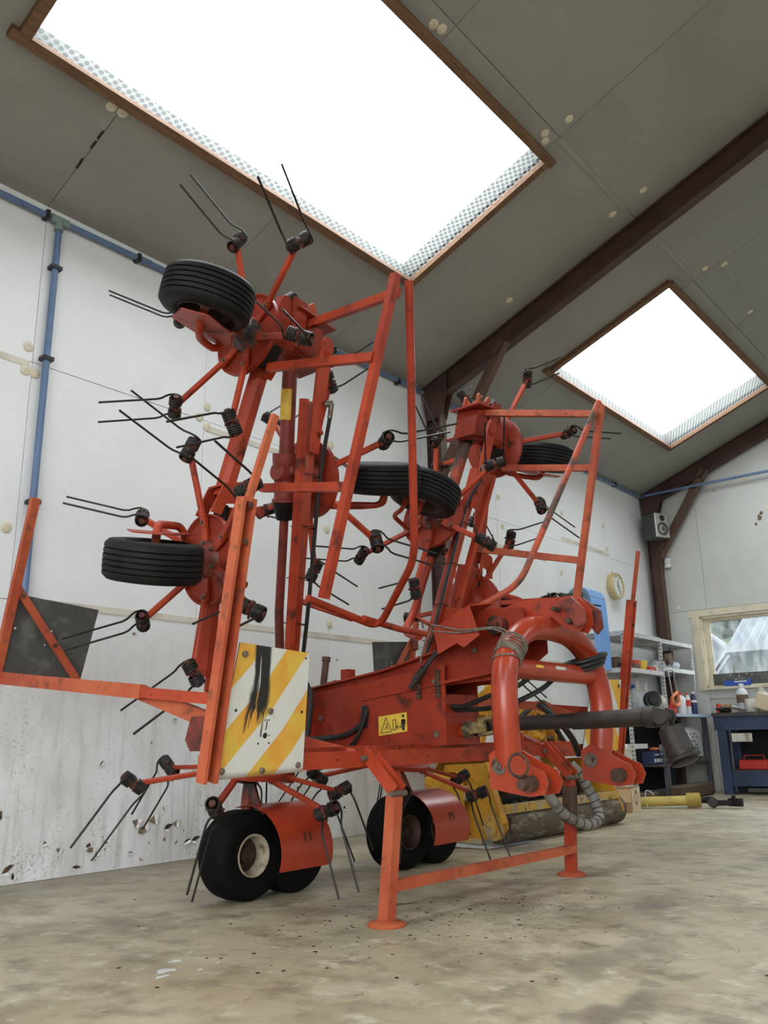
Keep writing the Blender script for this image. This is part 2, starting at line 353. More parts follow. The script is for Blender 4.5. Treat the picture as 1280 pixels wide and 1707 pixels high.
# ------------------------------------------------------------------ mesh helpers
def V(*a):
    return Vector(a[0]) if len(a) == 1 else Vector(a)

class MB:
    def __init__(self): self.v = []; self.f = []; self.m = []; self.cur = 0
    def add(self, vs, fs):
        o = len(self.v); self.v += [tuple(x) for x in vs]
        for q in fs: self.f.append(tuple(i + o for i in q)); self.m.append(self.cur)
        return self
    def box(self, c, s, rot=None):
        c = V(c); h = V(s) / 2
        vs = []
        for z in (-1, 1):
            for x, y in ((-1, -1), (1, -1), (1, 1), (-1, 1)):
                p = V(x * h.x, y * h.y, z * h.z)
                if rot is not None: p = rot @ p
                vs.append(c + p)
        return self.add(vs, [(3, 2, 1, 0), (4, 5, 6, 7), (0, 1, 5, 4), (1, 2, 6, 5), (2, 3, 7, 6), (3, 0, 4, 7)])
    def bx(self, x0, x1, y0, y1, z0, z1):
        return self.box(((x0 + x1) / 2, (y0 + y1) / 2, (z0 + z1) / 2), (abs(x1 - x0), abs(y1 - y0), abs(z1 - z0)))
    def cbox(self, c, s, b, rot=None):
        """box with chamfered vertical and horizontal edges"""
        c = V(c); h = V(s) / 2
        vs = []
        b = min(b, h.x * .9, h.y * .9, h.z * .9)
        for z, ins in ((-h.z, b), (-h.z + b, 0), (h.z - b, 0), (h.z, b)):
            X, Y = h.x - ins, h.y - ins
            for x, y in ((-X + b, -Y), (X - b, -Y), (X, -Y + b), (X, Y - b), (X - b, Y), (-X + b, Y), (-X, Y - b), (-X, -Y + b)):
                p = V(x, y, z)
                if rot is not None: p = rot @ p
                vs.append(c + p)
        fs = [tuple(range(7, -1, -1)), tuple(range(24, 32))]
        for k in range(3):
            for i in range(8):
                j = (i + 1) % 8
                fs.append((k * 8 + i, k * 8 + j, k * 8 + 8 + j, k * 8 + 8 + i))
        return self.add(vs, fs)
    def beam(self, a, b, w, h, up=(0, 0, 1), ch=0.0):
        """rectangular bar from a to b; w across, h along 'up'"""
        a, b = V(a), V(b); d = (b - a).normalized(); u = V(up); s = d.cross(u)
        if s.length < 1e-4: s = d.cross(V(1, 0, 0))
        s.normalize(); u = s.cross(d).normalized()
        if ch <= 0: prof = [(-w / 2, -h / 2), (w / 2, -h / 2), (w / 2, h / 2), (-w / 2, h / 2)]
        else:
            X, Y = w / 2, h / 2
            prof = [(-X + ch, -Y), (X - ch, -Y), (X, -Y + ch), (X, Y - ch), (X - ch, Y), (-X + ch, Y), (-X, Y - ch), (-X, -Y + ch)]
        n = len(prof)
        vs = [e + s * x + u * y for e in (a, b) for x, y in prof]
        fs = [tuple(range(n - 1, -1, -1)), tuple(range(n, 2 * n))] + [(i, (i + 1) % n, n + (i + 1) % n, n + i) for i in range(n)]
        return self.add(vs, fs)
    def tube(self, pts, r, n=10, closed=False, caps=True):
        pts = [V(p) for p in pts]; k = len(pts)
        rs = r if isinstance(r, (list, tuple)) else [r] * k
        T = []
        for i in range(k):
            a = pts[i - 1] if (i > 0 or closed) else pts[i]
            b = pts[(i + 1) % k] if (i < k - 1 or closed) else pts[i]
            T.append((b - a).normalized())
        ref = V(0, 0, 1) if abs(T[0].z) < .9 else V(1, 0, 0)
        nx = T[0].cross(ref).normalized()
        vs = []
        for i in range(k):
            nx = (nx - T[i] * nx.dot(T[i]))
            if nx.length < 1e-6: nx = T[i].cross(V(0.3, 0.5, 0.8))
            nx.normalize(); ny = T[i].cross(nx)
            for j in range(n):
                t = 2 * pi * j / n
                vs.append(pts[i] + (nx * math.cos(t) + ny * math.sin(t)) * rs[i])
        fs = []
        for i in range(k if closed else k - 1):
            for j in range(n):
                a, b = i * n + j, i * n + (j + 1) % n
                c, d = ((i + 1) % k) * n + (j + 1) % n, ((i + 1) % k) * n + j
                fs.append((a, b, c, d))
        if caps and not closed:
            fs.append(tuple(range(n - 1, -1, -1))); fs.append(tuple(range((k - 1) * n, k * n)))
        return self.add(vs, fs)
    def lathe(self, c, axis, prof, n=24, caps=True):
        """prof: list of (radius, height along axis)"""
        c, ax = V(c), V(axis).normalized()
        ref = V(0, 0, 1) if abs(ax.z) < .9 else V(1, 0, 0)
        x = ax.cross(ref).normalized(); y = ax.cross(x)
        vs = [c + ax * h + (x * math.cos(2 * pi * j / n) + y * math.sin(2 * pi * j / n)) * r for r, h in prof for j in range(n)]
        fs = []
        for i in range(len(prof) - 1):
            for j in range(n):
                fs.append((i * n + j, i * n + (j + 1) % n, (i + 1) * n + (j + 1) % n, (i + 1) * n + j))
        if caps:
            if prof[0][0] > 1e-5: fs.append(tuple(range(n - 1, -1, -1)))
            if prof[-1][0] > 1e-5: fs.append(tuple(range((len(prof) - 1) * n, len(prof) * n)))
        return self.add(vs, fs)
    def plate(self, pts, th):
        """flat polygon given by 3D points, thickened by vector th (centred)"""
        pts = [V(p) for p in pts]; th = V(th) / 2; n = len(pts)
        vs = [p - th for p in pts] + [p + th for p in pts]
        return self.add(vs, [tuple(range(n - 1, -1, -1)), tuple(range(n, 2 * n))] + [(i, (i + 1) % n, n + (i + 1) % n, n + i) for i in range(n)])
    def ball(self, c, r, n=10, k=6, sc=(1, 1, 1)):
        c = V(c)
        vs = [c + V(0, 0, r * sc[2])]
        for i in range(1, k):
            a = pi * i / k
            for j in range(n):
                b = 2 * pi * j / n
                vs.append(c + V(r * sc[0] * math.sin(a) * math.cos(b), r * sc[1] * math.sin(a) * math.sin(b), r * sc[2] * math.cos(a)))
        vs.append(c - V(0, 0, r * sc[2]))
        fs = [(0, 1 + j, 1 + (j + 1) % n) for j in range(n)]
        for i in range(k - 2):
            for j in range(n):
                fs.append((1 + i * n + j, 1 + (i + 1) * n + j, 1 + (i + 1) * n + (j + 1) % n, 1 + i * n + (j + 1) % n))
        e = len(vs) - 1
        fs += [(1 + (k - 2) * n + j, e, 1 + (k - 2) * n + (j + 1) % n) for j in range(n)]
        return self.add(vs, fs)
    def mesh(self, name, mats, off=None, angle=38):
        import bmesh
        me = bpy.data.meshes.new(name)
        vs = self.v if off is None else [(x - off[0], y - off[1], z - off[2]) for x, y, z in self.v]
        me.from_pydata(vs, [], self.f)
        if isinstance(mats, str): mats = [mats]
        for k in mats: me.materials.append(MATS[k])
        if len(mats) > 1: me.polygons.foreach_set('material_index', self.m)
        bm = bmesh.new(); bm.from_mesh(me); bmesh.ops.recalc_face_normals(bm, faces=bm.faces); bm.to_mesh(me); bm.free()
        me.polygons.foreach_set('use_smooth', [True] * len(me.polygons))
        me.set_sharp_from_angle(angle=math.radians(angle))
        me.update()
        return me

ORG = {}
def link(o, parent=None):
    col.objects.link(o)
    if parent is not None: o.parent = parent
    return o
def part(name, mb, mats, parent=None, label=None):
    """mesh object; vertices given in world space, stored relative to the thing's own origin"""
    off = ORG.get(parent.name) if parent is not None else None
    o = bpy.data.objects.new(name, mb.mesh(name, mats, off))
    link(o, parent)
    if parent is not None: ORG[o.name] = off
    if label: o['label'] = label
    return o
def thing(name, loc, label, cat, group=None):
    o = bpy.data.objects.new(name, None); o.empty_display_size = .1
    o.location = loc; col.objects.link(o); ORG[o.name] = tuple(loc)
    o['label'] = label; o['category'] = cat
    if group: o['group'] = group
    return o
def solo(name, mb, mats, label, cat, group=None):
    """a thing that is one mesh; its origin sits at the base centre"""
    xs = [v[0] for v in mb.v]; ys = [v[1] for v in mb.v]; zs = [v[2] for v in mb.v]
    off = ((min(xs) + max(xs)) / 2, (min(ys) + max(ys)) / 2, min(zs))
    o = bpy.data.objects.new(name, mb.mesh(name, mats, off)); o.location = off; col.objects.link(o)
    ORG[o.name] = off
    o['label'] = label; o['category'] = cat
    if group: o['group'] = group
    return o
def struct(name, mb, mats):
    o = bpy.data.objects.new(name, mb.mesh(name, mats)); col.objects.link(o); ORG[o.name] = (0, 0, 0)
    o['kind'] = 'structure'
    return o
def smooth_path(pts, k=6):
    """Catmull-Rom through the points"""
    P = [V(p) for p in pts]; P = [P[0] * 2 - P[1]] + P + [P[-1] * 2 - P[-2]]
    out = []
    for i in range(1, len(P) - 2):
        a, b, c, d = P[i - 1], P[i], P[i + 1], P[i + 2]
        for j in range(k):
            t = j / k
            out.append(0.5 * ((2 * b) + (c - a) * t + (2 * a - 5 * b + 4 * c - d) * t * t + (3 * b - a - 3 * c + d) * t ** 3))
    out.append(P[-2]); return out
def fillet(pts, r, k=5):
    """polyline with rounded corners"""
    P = [V(p) for p in pts]; out = [P[0]]
    for i in range(1, len(P) - 1):
        a, b, c = P[i - 1], P[i], P[i + 1]
        u, w = (a - b), (c - b); rr = min(r, u.length * .45, w.length * .45)
        s, e = b + u.normalized() * rr, b + w.normalized() * rr
        for j in range(k + 1):
            t = j / k
            out.append(s * (1 - t) ** 2 + b * 2 * t * (1 - t) + e * t * t)
    out.append(P[-1]); return out
# ------------------------------------------------------------------ the room
XW0, XW1, YW, YB = -4.3, 11.60, 4.66, -5.06     # end walls, long wall, wall behind the camera
EAVE, TANR = 4.08, 0.385
CR, SR = math.cos(math.atan(TANR)), math.sin(math.atan(TANR))
RIDGE_Y = (YW + YB) / 2
TMAX = (YW - RIDGE_Y) / CR
def cp(x, t, d=0.0, side=1):
    """point on the sloping ceiling: t metres up the slope from the eave, d metres below the boards"""
    y = YW - t * CR - d * SR
    z = EAVE + t * SR - d * CR
    if side < 0: y = YW + YB - y
    return V(x, y, z)
def cbx(mb, x0, x1, t0, t1, d0, d1, side=1):
    vs = [cp(x, t, d, side) for d in (d0, d1) for x, t in ((x0, t0), (x1, t0), (x1, t1), (x0, t1))]
    mb.add(vs, [(3, 2, 1, 0), (4, 5, 6, 7), (0, 1, 5, 4), (1, 2, 6, 5), (2, 3, 7, 6), (3, 0, 4, 7)])
ty = lambda y: (YW - y) / CR

# floor
fl = struct('floor', MB().bx(XW0 - .2, XW1 + .2, YB - .2, YW + .2, -.2, 0), 'concrete')

# long wall: insulated boards with fine joints
COLS = [6.22, 11.50, 0.94, -4.2]
wl = struct('wall_left', MB().bx(XW0 - .2, XW1 + .2, YW + .022, YW + .16, 0, EAVE + .1), 'black_plastic')
xe = [XW0 - .1, -1.64, -.33, .98, 2.29, 3.605, 4.92, 6.235, 7.55, 8.865, 10.18, XW1]
ze = [0.0, 1.52, 2.985, EAVE + .03]
for i in range(len(xe) - 1):
    for j in range(3):
        w = random.uniform(-.0015, .0015)
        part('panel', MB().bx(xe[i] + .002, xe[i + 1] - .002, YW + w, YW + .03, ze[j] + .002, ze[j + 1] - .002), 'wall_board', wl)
for x0, x1, z in ((2.33, 6.12, 1.522), (-4.2, 2.27, 2.965), (3.62, 4.90, .56), (6.4, 9.2, 1.522), (3.62, 4.6, 2.93), (9.0, 10.3, 3.03), (7.2, 8.6, 2.70)):
    part('batten', MB().bx(x0, x1, YW - .006, YW + .004, z - .02, z + .02), 'batten_cream', wl)
def washer(p, n, parent):
    p, n = V(p), V(n)
    mb = MB(); mb.lathe(p, n, [(.033, 0), (.034, .003), (.028, .007), (.010, .008), (.008, .0055), (0, .0055)], 16)
    return part('washer', mb, 'washer_cream', parent)
for x, z in ((2.308, 2.918), (2.25, 2.918), (2.231, 1.93), (2.254, 3.075), (3.628, 3.099), (3.635, 2.941), (3.561, 2.999), (2.33, 4.02), (4.95, 3.15), (4.93, 1.62), (4.90, 2.4), (7.60, 3.25), (7.66, 2.93), (7.62, 2.15), (9.05, 3.35), (8.93, 2.6), (8.9, 1.95), (10.2, 3.4), (10.25, 3.1)):
    washer((x, YW - .001, z), (0, -1, 0), wl)
# torn patches in the facing of the lower boards
for k in range(64):
    x = random.choice([random.uniform(1.9, 3.9), random.uniform(2.6, 3.7), random.uniform(2.9, 4.0), random.uniform(3.6, 5.2)]); z = abs(random.gauss(.0, .22)) + .03
    if k < 7: z = random.uniform(.85, 1.42)
    r = random.choice([.008, .010, .014, .018, .024, .034]) * (0.7 if k < 7 else 1)
    if z > .4: r = min(r, .016)
    a0 = random.uniform(-.6, .6) + random.choice([0, pi / 2]); ca, sa = math.cos(a0), math.sin(a0)
    shp = random.choice([[(-1, -.2), (-.2, -.45), (1.1, -.1), (.5, .25), (-.3, .35)], [(-.9, -.5), (.9, -.35), (.2, .9)], [(-1.3, -.15), (1.2, -.2), (1.0, .15), (-.2, .30)], [(-.6, -.7), (.5, -.8), (.7, .3), (.1, 1.0), (-.5, .4)]])
    jit = [(u * random.uniform(.8, 1.2), v * random.uniform(.8, 1.2)) for u, v in shp]
    W_ = lambda u, v, d=.0035: (x + r * (u * ca - v * sa), YW - d, max(.004, z + r * (u * sa + v * ca)))
    part('torn_patch', MB().plate([W_(u, v) for u, v in jit], (0, .002, 0)), random.choice(['torn_brown', 'torn_tan', 'torn_tan', 'torn_dark']), wl)
    # curl of facing still hanging from one edge of the tear
    (u0, v0), (u1, v1) = jit[0], jit[1]
    part('peeled_flap', MB().plate([W_(u0, v0, .004), W_(u1, v1, .004), W_(u1 * .8, v1 - .5, .006 + r * .35), W_(u0 * .7, v0 - .45, .006 + r * .25)], (0, .0015, .001)), 'flap_white', wl)

# end wall with a window opening
WY0, WY1, WZ0, WZ1 = 2.15, 4.00, 1.335, 2.235
def gz(y): return EAVE + TANR * (min(YW - y, y - YB)) - .01
def gable(mb, x0, x1, y0, y1, z0, drop=0.0):
    """piece of gable wall reaching up to the roof slope"""
    ys = [y0] + ([RIDGE_Y] if y0 < RIDGE_Y < y1 else []) + [y1]
    pts = [(y0, z0)] + [(y, gz(y) - drop) for y in ys] + [(y1, z0)]
    mb.plate([((x0 + x1) / 2, y, z) for y, z in pts], (x1 - x0, 0, 0)); return mb
mb = MB()
gable(mb, XW1 + .022, XW1 + .16, YB, WY0 - .01, 0); gable(mb, XW1 + .022, XW1 + .16, WY1 + .01, YW + .0, 0); gable(mb, XW1 + .022, XW1 + .16, WY0 - .01, WY1 + .01, WZ1 + .01)
mb.bx(XW1 + .022, XW1 + .16, WY0 - .01, WY1 + .01, 0, WZ0 - .01)
wr = struct('wall_right', mb, 'black_plastic')
def endpanel(y0, y1, z0, z1=None):
    w = random.uniform(-.0015, .0015)
    if z1 is None: mb = gable(MB(), XW1 + w, XW1 + .03, y0 + .002, y1 - .002, z0 + .002)
    else: mb = MB().bx(XW1 + w, XW1 + .03, y0 + .002, y1 - .002, z0 + .002, z1 - .002)
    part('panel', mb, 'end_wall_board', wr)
for q_ in ((4.0, 4.66, 0, 2.36), (3.91, 4.66, 2.36), (2.6, 3.91, 2.36), (1.29, 2.6, 2.36), (2.15, 4.0, 2.235, 2.36), (1.29, 2.15, 0, 2.36), (2.15, 4.0, 0, 1.335),
           (-.02, 1.29, 0, 2.6), (-.02, 1.29, 2.6), (-1.33, -.02, 0, 2.6), (-1.33, -.02, 2.6), (-2.64, -1.33, 0, 2.6), (-2.64, -1.33, 2.6), (-5.06, -2.64, 0, 2.6), (-5.06, -2.64, 2.6)):
    endpanel(*q_)
for y, z in ((4.386, 3.19), (3.95, 3.9), (4.0, 3.83), (4.06, 4.27), (4.30, 2.42), (3.66, 4.10), (3.2, 4.08), (2.95, 3.6)):
    washer((XW1 - .001, y, z), (-1, 0, 0), wr)
for y, z, r in ((3.05, 3.55, .03), (3.08, 3.50, .035), (3.13, 3.42, .025), (3.62, 3.98, .012)):
    pts = [(XW1 - .003, y + r * random.uniform(.4, 1.2) * math.cos(q), z + r * random.uniform(.5, 1.6) * math.sin(q)) for q in (0, 1, 2, 3.2, 4.2, 5.3)]
    part('torn_patch', MB().plate(pts, (.002, 0, 0)), 'brown_thing', wr)

# remaining walls of the building
struct('wall_back', MB().bx(XW0 - .2, XW1 + .2, YB - .16, YB, 0, EAVE + .1), 'wall_board')
DY0, DY1, DZ1 = -4.7, 1.6, 4.0      # unseen doorway added behind the camera to light lower walls and floor
struct('wall_near', gable(gable(gable(MB(), XW0 - .16, XW0, YB, DY0, 0), XW0 - .16, XW0, DY1, YW, 0), XW0 - .16, XW0, DY0, DY1, DZ1), 'wall_board')
struct('added_door_1', MB().bx(XW0 - .18, XW0 + .02, DY0 - .08, DY0, 0, DZ1 + .08).bx(XW0 - .18, XW0 + .02, DY1, DY1 + .08, 0, DZ1 + .08).bx(XW0 - .18, XW0 + .02, DY0, DY1, DZ1, DZ1 + .08), 'brown_steel')
ld = bpy.data.lights.new('added_doorway_portal', 'AREA'); ld.shape = 'RECTANGLE'; ld.size = DY1 - DY0; ld.size_y = DZ1; ld.cycles.is_portal = True
lo = bpy.data.objects.new('added_doorway_portal', ld); lo.matrix_world = Matrix(((0, 0, -1, XW0 - .2), (-1, 0, 0, (DY0 + DY1) / 2), (0, 1, 0, DZ1 / 2), (0, 0, 0, 1))); col.objects.link(lo)

# sloping ceiling with roof lights cut through it
SKY = [(1.66, 5.00), (7.38, 10.58), (-3.7, -.3)]
ST0, ST1 = ty(3.80), ty(2.49)
JX = [XW0, -1.64, -.33, .98, 2.29, 3.605, 4.93, 6.235, 7.63, 8.865, 10.33, XW1]
JT = [0.0, ty(2.32), ty(0.0), TMAX]
def minus(rect, hole):
    x0, x1, t0, t1 = rect; a, b, c, d = hole
    if a >= x1 or b <= x0 or c >= t1 or d <= t0: return [rect]
    out = []
    if t0 < c: out.append((x0, x1, t0, c))
    if t1 > d: out.append((x0, x1, d, t1))
    m0, m1 = max(t0, c), min(t1, d)
    if x0 < a: out.append((x0, a, m0, m1))
    if x1 > b: out.append((b, x1, m0, m1))
    return out
WELL = 0.19
for side, nm in ((1, 'ceiling'), (-1, 'ceiling_far_slope')):
    holes = [(a, b, ST0, ST1) for a, b in SKY]
    back = MB()
    rects = [(XW0 - .2, XW1 + .2, -.1, TMAX)]
    for h in holes: rects = [r for q in rects for r in minus(q, h)]
    for r in rects: cbx(back, *r, -.05, -.028, side)
    c = struct(nm, back, 'black_plastic')
    for i in range(len(JX) - 1):
        for j in range(3):
            rs = [(JX[i] + .002, JX[i + 1] - .002, JT[j] + .002, JT[j + 1] - .002)]
            for h in holes: rs = [r for q in rs for r in minus(q, h)]
            if not rs: continue
            mb = MB(); dd = random.uniform(-.001, .001)
            for r in rs: cbx(mb, *r, -.03, dd, side)
            part('panel', mb, 'ceiling_board', c)
    for n, (a, b) in enumerate(SKY):
        mb = MB()      # the well through the insulation
        for r in ((a - .03, a, ST0, ST1), (b, b + .03, ST0, ST1), (a - .03, b + .03, ST0 - .03, ST0), (a - .03, b + .03, ST1, ST1 + .03)):
            cbx(mb, *r, -WELL, .0, side)
        part('skylight_well', mb, 'reveal_board', c)
        for nme, r in (('frame_batten', (a - .09, b + .02, ST0 - .05, ST0 + .015)), ('frame_batten', (a + .4, b + .07, ST1 - .015, ST1 + .05)),
                       ('frame_batten', (a - .05, a + .015, ST0 + .015, ST1 + .03)), ('frame_batten', (b - .015, b + .045, ST0 - .05, ST1 - .015))):
            mb = MB(); cbx(mb, *r, -.005, .045, side); part(nme, mb, 'frame_wood', c)
        mb = MB(); cbx(mb, a, a + .4, ST1 - .015, ST1 + .05, -.005, .045, side); part('frame_batten', mb, 'frame_wood', c)
        # bubble-wrap film stretched under the opening
        me = bpy.data.meshes.new('bubble_film')
        w, l = b - a, ST1 - ST0
        nx_, ny_ = 12, 6
        vs = [(w * i / nx_, l * j / ny_, random.uniform(-.006, .006) if 0 < i < nx_ and 0 < j < ny_ else 0) for j in range(ny_ + 1) for i in range(nx_ + 1)]
        me.from_pydata(vs, [], [(j * (nx_ + 1) + i, j * (nx_ + 1) + i + 1, (j + 1) * (nx_ + 1) + i + 1, (j + 1) * (nx_ + 1) + i) for j in range(ny_) for i in range(nx_)])
        me.materials.append(MATS['bubble_wrap'])
        o = bpy.data.objects.new('bubble_film', me); link(o, c)
        p0 = cp(a, ST0, .004, side); ex = V(1, 0, 0); et = (cp(a, ST1, 0, side) - cp(a, ST0, 0, side)).normalized()
        en = ex.cross(et)
        o.matrix_local = Matrix(((ex.x, et.x, en.x, p0.x), (ex.y, et.y, en.y, p0.y), (ex.z, et.z, en.z, p0.z), (0, 0, 0, 1)))
        # portal: samples the daylight that comes through this roof light
        ld = bpy.data.lights.new('roof_light_portal', 'AREA'); ld.shape = 'RECTANGLE'; ld.size = w; ld.size_y = l
        ld.cycles.is_portal = True
        lo = bpy.data.objects.new('roof_light_portal', ld)
        pc = cp((a + b) / 2, (ST0 + ST1) / 2, -WELL - .02, side); dn = (cp(0, 0, 1, side) - cp(0, 0, 0, side)).normalized()
        z = -dn; y_ = et; x_ = y_.cross(z)
        lo.matrix_world = Matrix(((x_.x, y_.x, z.x, pc.x), (x_.y, y_.y, z.y, pc.y), (x_.z, y_.z, z.z, pc.z), (0, 0, 0, 1)))
        col.objects.link(lo)
    if side == 1:
        dn = cp(0, 0, 1) - cp(0, 0, 0)
        for x, y in ((3.477, 2.402), (3.545, 2.387), (4.80, 2.372), (4.859, 2.406), (4.856, 2.201), (6.026, 2.419), (6.036, 2.144), (2.234, 3.884), (2.306, 3.88), (6.043, 3.466), (7.56, 2.18), (7.70, 2.04), (8.78, 2.13)):
            washer(cp(x, ty(y), .001), dn, c)
        for x0, x1, t in ((4.95, 6.15, ty(2.33)), (6.42, 7.55, ty(2.305)), (7.62, 8.8, ty(2.10))):
            mb = MB(); cbx(mb, x0, x1, t - .022, t + .022, -.002, .006); part('batten', mb, 'ceiling_board', c)
        for x, t in ((2.285, .52), (2.284, .40), (2.287, .35), (2.283, .60)):
            mb = MB(); cbx(mb, x - .008, x + .008, t, t + random.uniform(.03, .07), -.002, .002); part('joint_damage', mb, 'black_plastic', c)

# portal frames: columns, rafters, knee braces
def ibeam(a, b, wf, depth, up, parent, nm, mats=('brown_steel', 'brown_flange')):
    """I-section from a to b; 'up' points across the depth"""
    a, b = V(a), V(b); u = V(up).normalized(); d = (b - a).normalized(); s = d.cross(u).normalized()
    mb = MB(); mb.cur = 0
    mb.beam(a, b, .012, depth - .02, u)
    mb.beam(a + u * (depth / 2 - .006), b + u * (depth / 2 - .006), wf, .012, u)
    mb.cur = 1
    mb.beam(a - u * (depth / 2 - .006), b - u * (depth / 2 - .006), wf, .012, u)
    return part(nm, mb, list(mats), parent)
for n, xc in enumerate((6.30, 11.52, 0.95)):
    fr = struct('column_%d' % (n + 1), MB().bx(xc - .09, xc + .09, YW - .24, YW - .02, 0, .012), 'brown_steel')
    ibeam((xc, YW - .145, .01), (xc, YW - .145, EAVE - .02), .10, .17, (0, 1, 0), fr, 'column_shaft')
    for e in (-1, 1): part('joint_plate', MB().plate([(xc + e * .050, 4.425, 3.72), (xc + e * .050, 4.60, 3.72), (xc + e * .050, 4.64, 4.05), (xc + e * .050, 4.34, 4.16), (xc + e * .050, 4.34, 3.97)], (.010, 0, 0)), 'brown_steel', fr)
    a, b = cp(xc, -.02, .115), cp(xc, TMAX, .115)
    ibeam(a, b, .10, .21, cp(0, 0, 0) - cp(0, 0, 1), fr, 'rafter', ('brown_steel', 'brown_steel'))
    ibeam(cp(xc, TMAX, .115, -1), cp(xc, 0, .115, -1), .10, .21, cp(0, 0, 0, -1) - cp(0, 0, 1, -1), fr, 'rafter', ('brown_steel', 'brown_steel'))
    mb = MB(); mb.beam((xc - .03, 4.44, 3.16), (xc - .03, 3.68, 4.28), .016, .13, (0, 1, .8)); mb.beam((xc - .06, 4.40, 3.12), (xc - .06, 3.63, 4.25), .07, .014, (0, 1, .68))
    part('knee_brace', mb, 'brown_flange', fr)
    for y, z in ((4.43, 3.20), (4.39, 3.27), (3.74, 4.18), (3.69, 4.25)):
        mb = MB(); mb.lathe((xc - .05, y, z), (-1, 0, 0), [(.016, -.04), (.016, .012), (0, .012)], 8)
        part('bolt', mb, 'brown_steel', fr)

# window in the end wall
wn = struct('window_1', MB().bx(XW1 - .005, XW1 + .13, WY1 - .001, WY1 + .02, WZ0 - .02, WZ1 + .02).bx(XW1 - .005, XW1 + .13, WY0 - .02, WY0, WZ0 - .02, WZ1 + .02)
            .bx(XW1 - .005, XW1 + .13, WY0 - .02, WY1 + .02, WZ1, WZ1 + .02).bx(XW1 - .005, XW1 + .13, WY0 - .02, WY1 + .02, WZ0 - .02, WZ0), 'trim_cream')
part('sash_bar', MB().bx(XW1 + .05, XW1 + .10, WY1 - .055, WY1 - .002, WZ0, WZ1).bx(XW1 + .07, XW1 + .09, WY1 - .075, WY1 - .055, WZ0, WZ1), 'trim_cream', wn)
part('sash_bar', MB().bx(XW1 + .05, XW1 + .10, WY0, WY0 + .05, WZ0, WZ1), 'trim_cream', wn)
part('sash_bar', MB().bx(XW1 + .05, XW1 + .10, WY0 + .05, WY1 - .055, WZ1 - .04, WZ1), 'trim_cream', wn)
part('casing', MB().bx(XW1 - .022, XW1 + .003, WY0 - .1, WY1 + .17, WZ1 + .03, WZ1 + .12), 'trim_cream', wn)
part('casing', MB().bx(XW1 - .018, XW1 + .003, WY1 + .03, WY1 + .13, WZ0 - .06, WZ1 + .03).bx(XW1 - .03, XW1 + .003, WY1 + .02, WY1 + .06, WZ0 - .06, WZ1 + .03), 'trim_cream', wn)
part('window_sill', MB().bx(XW1 - .05, XW1 + .13, WY0 - .1, WY1 + .06, WZ0 - .05, WZ0 - .018), 'trim_cream', wn)
part('pane', MB().bx(XW1 + .075, XW1 + .081, WY0 + .04, WY1 - .06, WZ0 + .0, WZ1 - .03), 'dirty_window_glass', wn)
part('draught_board', MB().bx(XW1 + .045, XW1 + .06, WY0 + .04, WY1 - .05, WZ0 + .0, WZ0 + .155), 'sign_back', wn)
mb = MB()
for k in range(26):
    y, z, r = random.uniform(3.0, 3.8), WZ0 + random.uniform(.01, .14), random.uniform(.003, .009)
    mb.plate([(XW1 + .044, y + r * math.cos(q), z + r * 1.2 * math.sin(q)) for q in (0, 1, 2.2, 3.3, 4.4, 5.4)], (.001, 0, 0))
o = part('paint_splash', mb, 'white_plastic', wn); o['kind'] = 'stuff'
ld = bpy.data.lights.new('window_portal', 'AREA'); ld.shape = 'RECTANGLE'; ld.size = WY1 - WY0; ld.size_y = WZ1 - WZ0; ld.cycles.is_portal = True
lo = bpy.data.objects.new('window_portal', ld); lo.matrix_world = Matrix(((0, 0, 1, XW1 + .2), (1, 0, 0, (WY0 + WY1) / 2), (0, 1, 0, (WZ0 + WZ1) / 2), (0, 0, 0, 1))); col.objects.link(lo)

# blue air line with clips
pl = thing('air_line', (2.36, YW - .04, 3.99), 'blue plastic air pipe run along the wall top and round the end wall', 'pipe')
yp = YW - .035
part('pipe_run', MB().tube([(XW0 + .1, yp, 3.97), (2.36, yp, 3.993), (6.0, yp, 4.035), (XW1 - .06, yp, 4.055)], .021, 12), 'pipe_blue', pl)
part('pipe_run', MB().tube([(XW1 - .06, yp, 4.055), (XW1 - .16, yp - .06, 4.058), (XW1 - .17, 4.0, 4.06), (XW1 - .14, 2.9, 4.066), (XW1 - .04, 1.5, 4.07)], .019, 12), 'pipe_blue', pl)
part('pipe_drop', MB().tube([(2.36, yp, 3.99), (2.358, yp, 1.20)], .021, 12), 'pipe_blue', pl)
part('tee_joint', MB().tube([(2.30, yp, 3.993), (2.42, yp, 3.994)], .028, 12).tube([(2.36, yp, 3.995), (2.36, yp, 3.92)], .028, 12), 'pipe_green', pl)
for x in (2.27, 2.95, 4.95, 5.85, 8.9, 10.6):
    part('clip', MB().bx(x - .012, x + .012, yp - .03, YW, 3.965 + (x - 2.3) * .008, 4.02 + (x - 2.3) * .008), 'black_plastic', pl)
for z in (3.65, 2.10, 3.02):
    part('clip', MB().bx(2.325, 2.395, yp - .03, YW, z - .012, z + .012), 'black_plastic', pl)
part('coupling', MB().tube([(2.97, yp, 4.0), (3.05, yp, 4.001)], .025, 12), 'pipe_blue', pl)

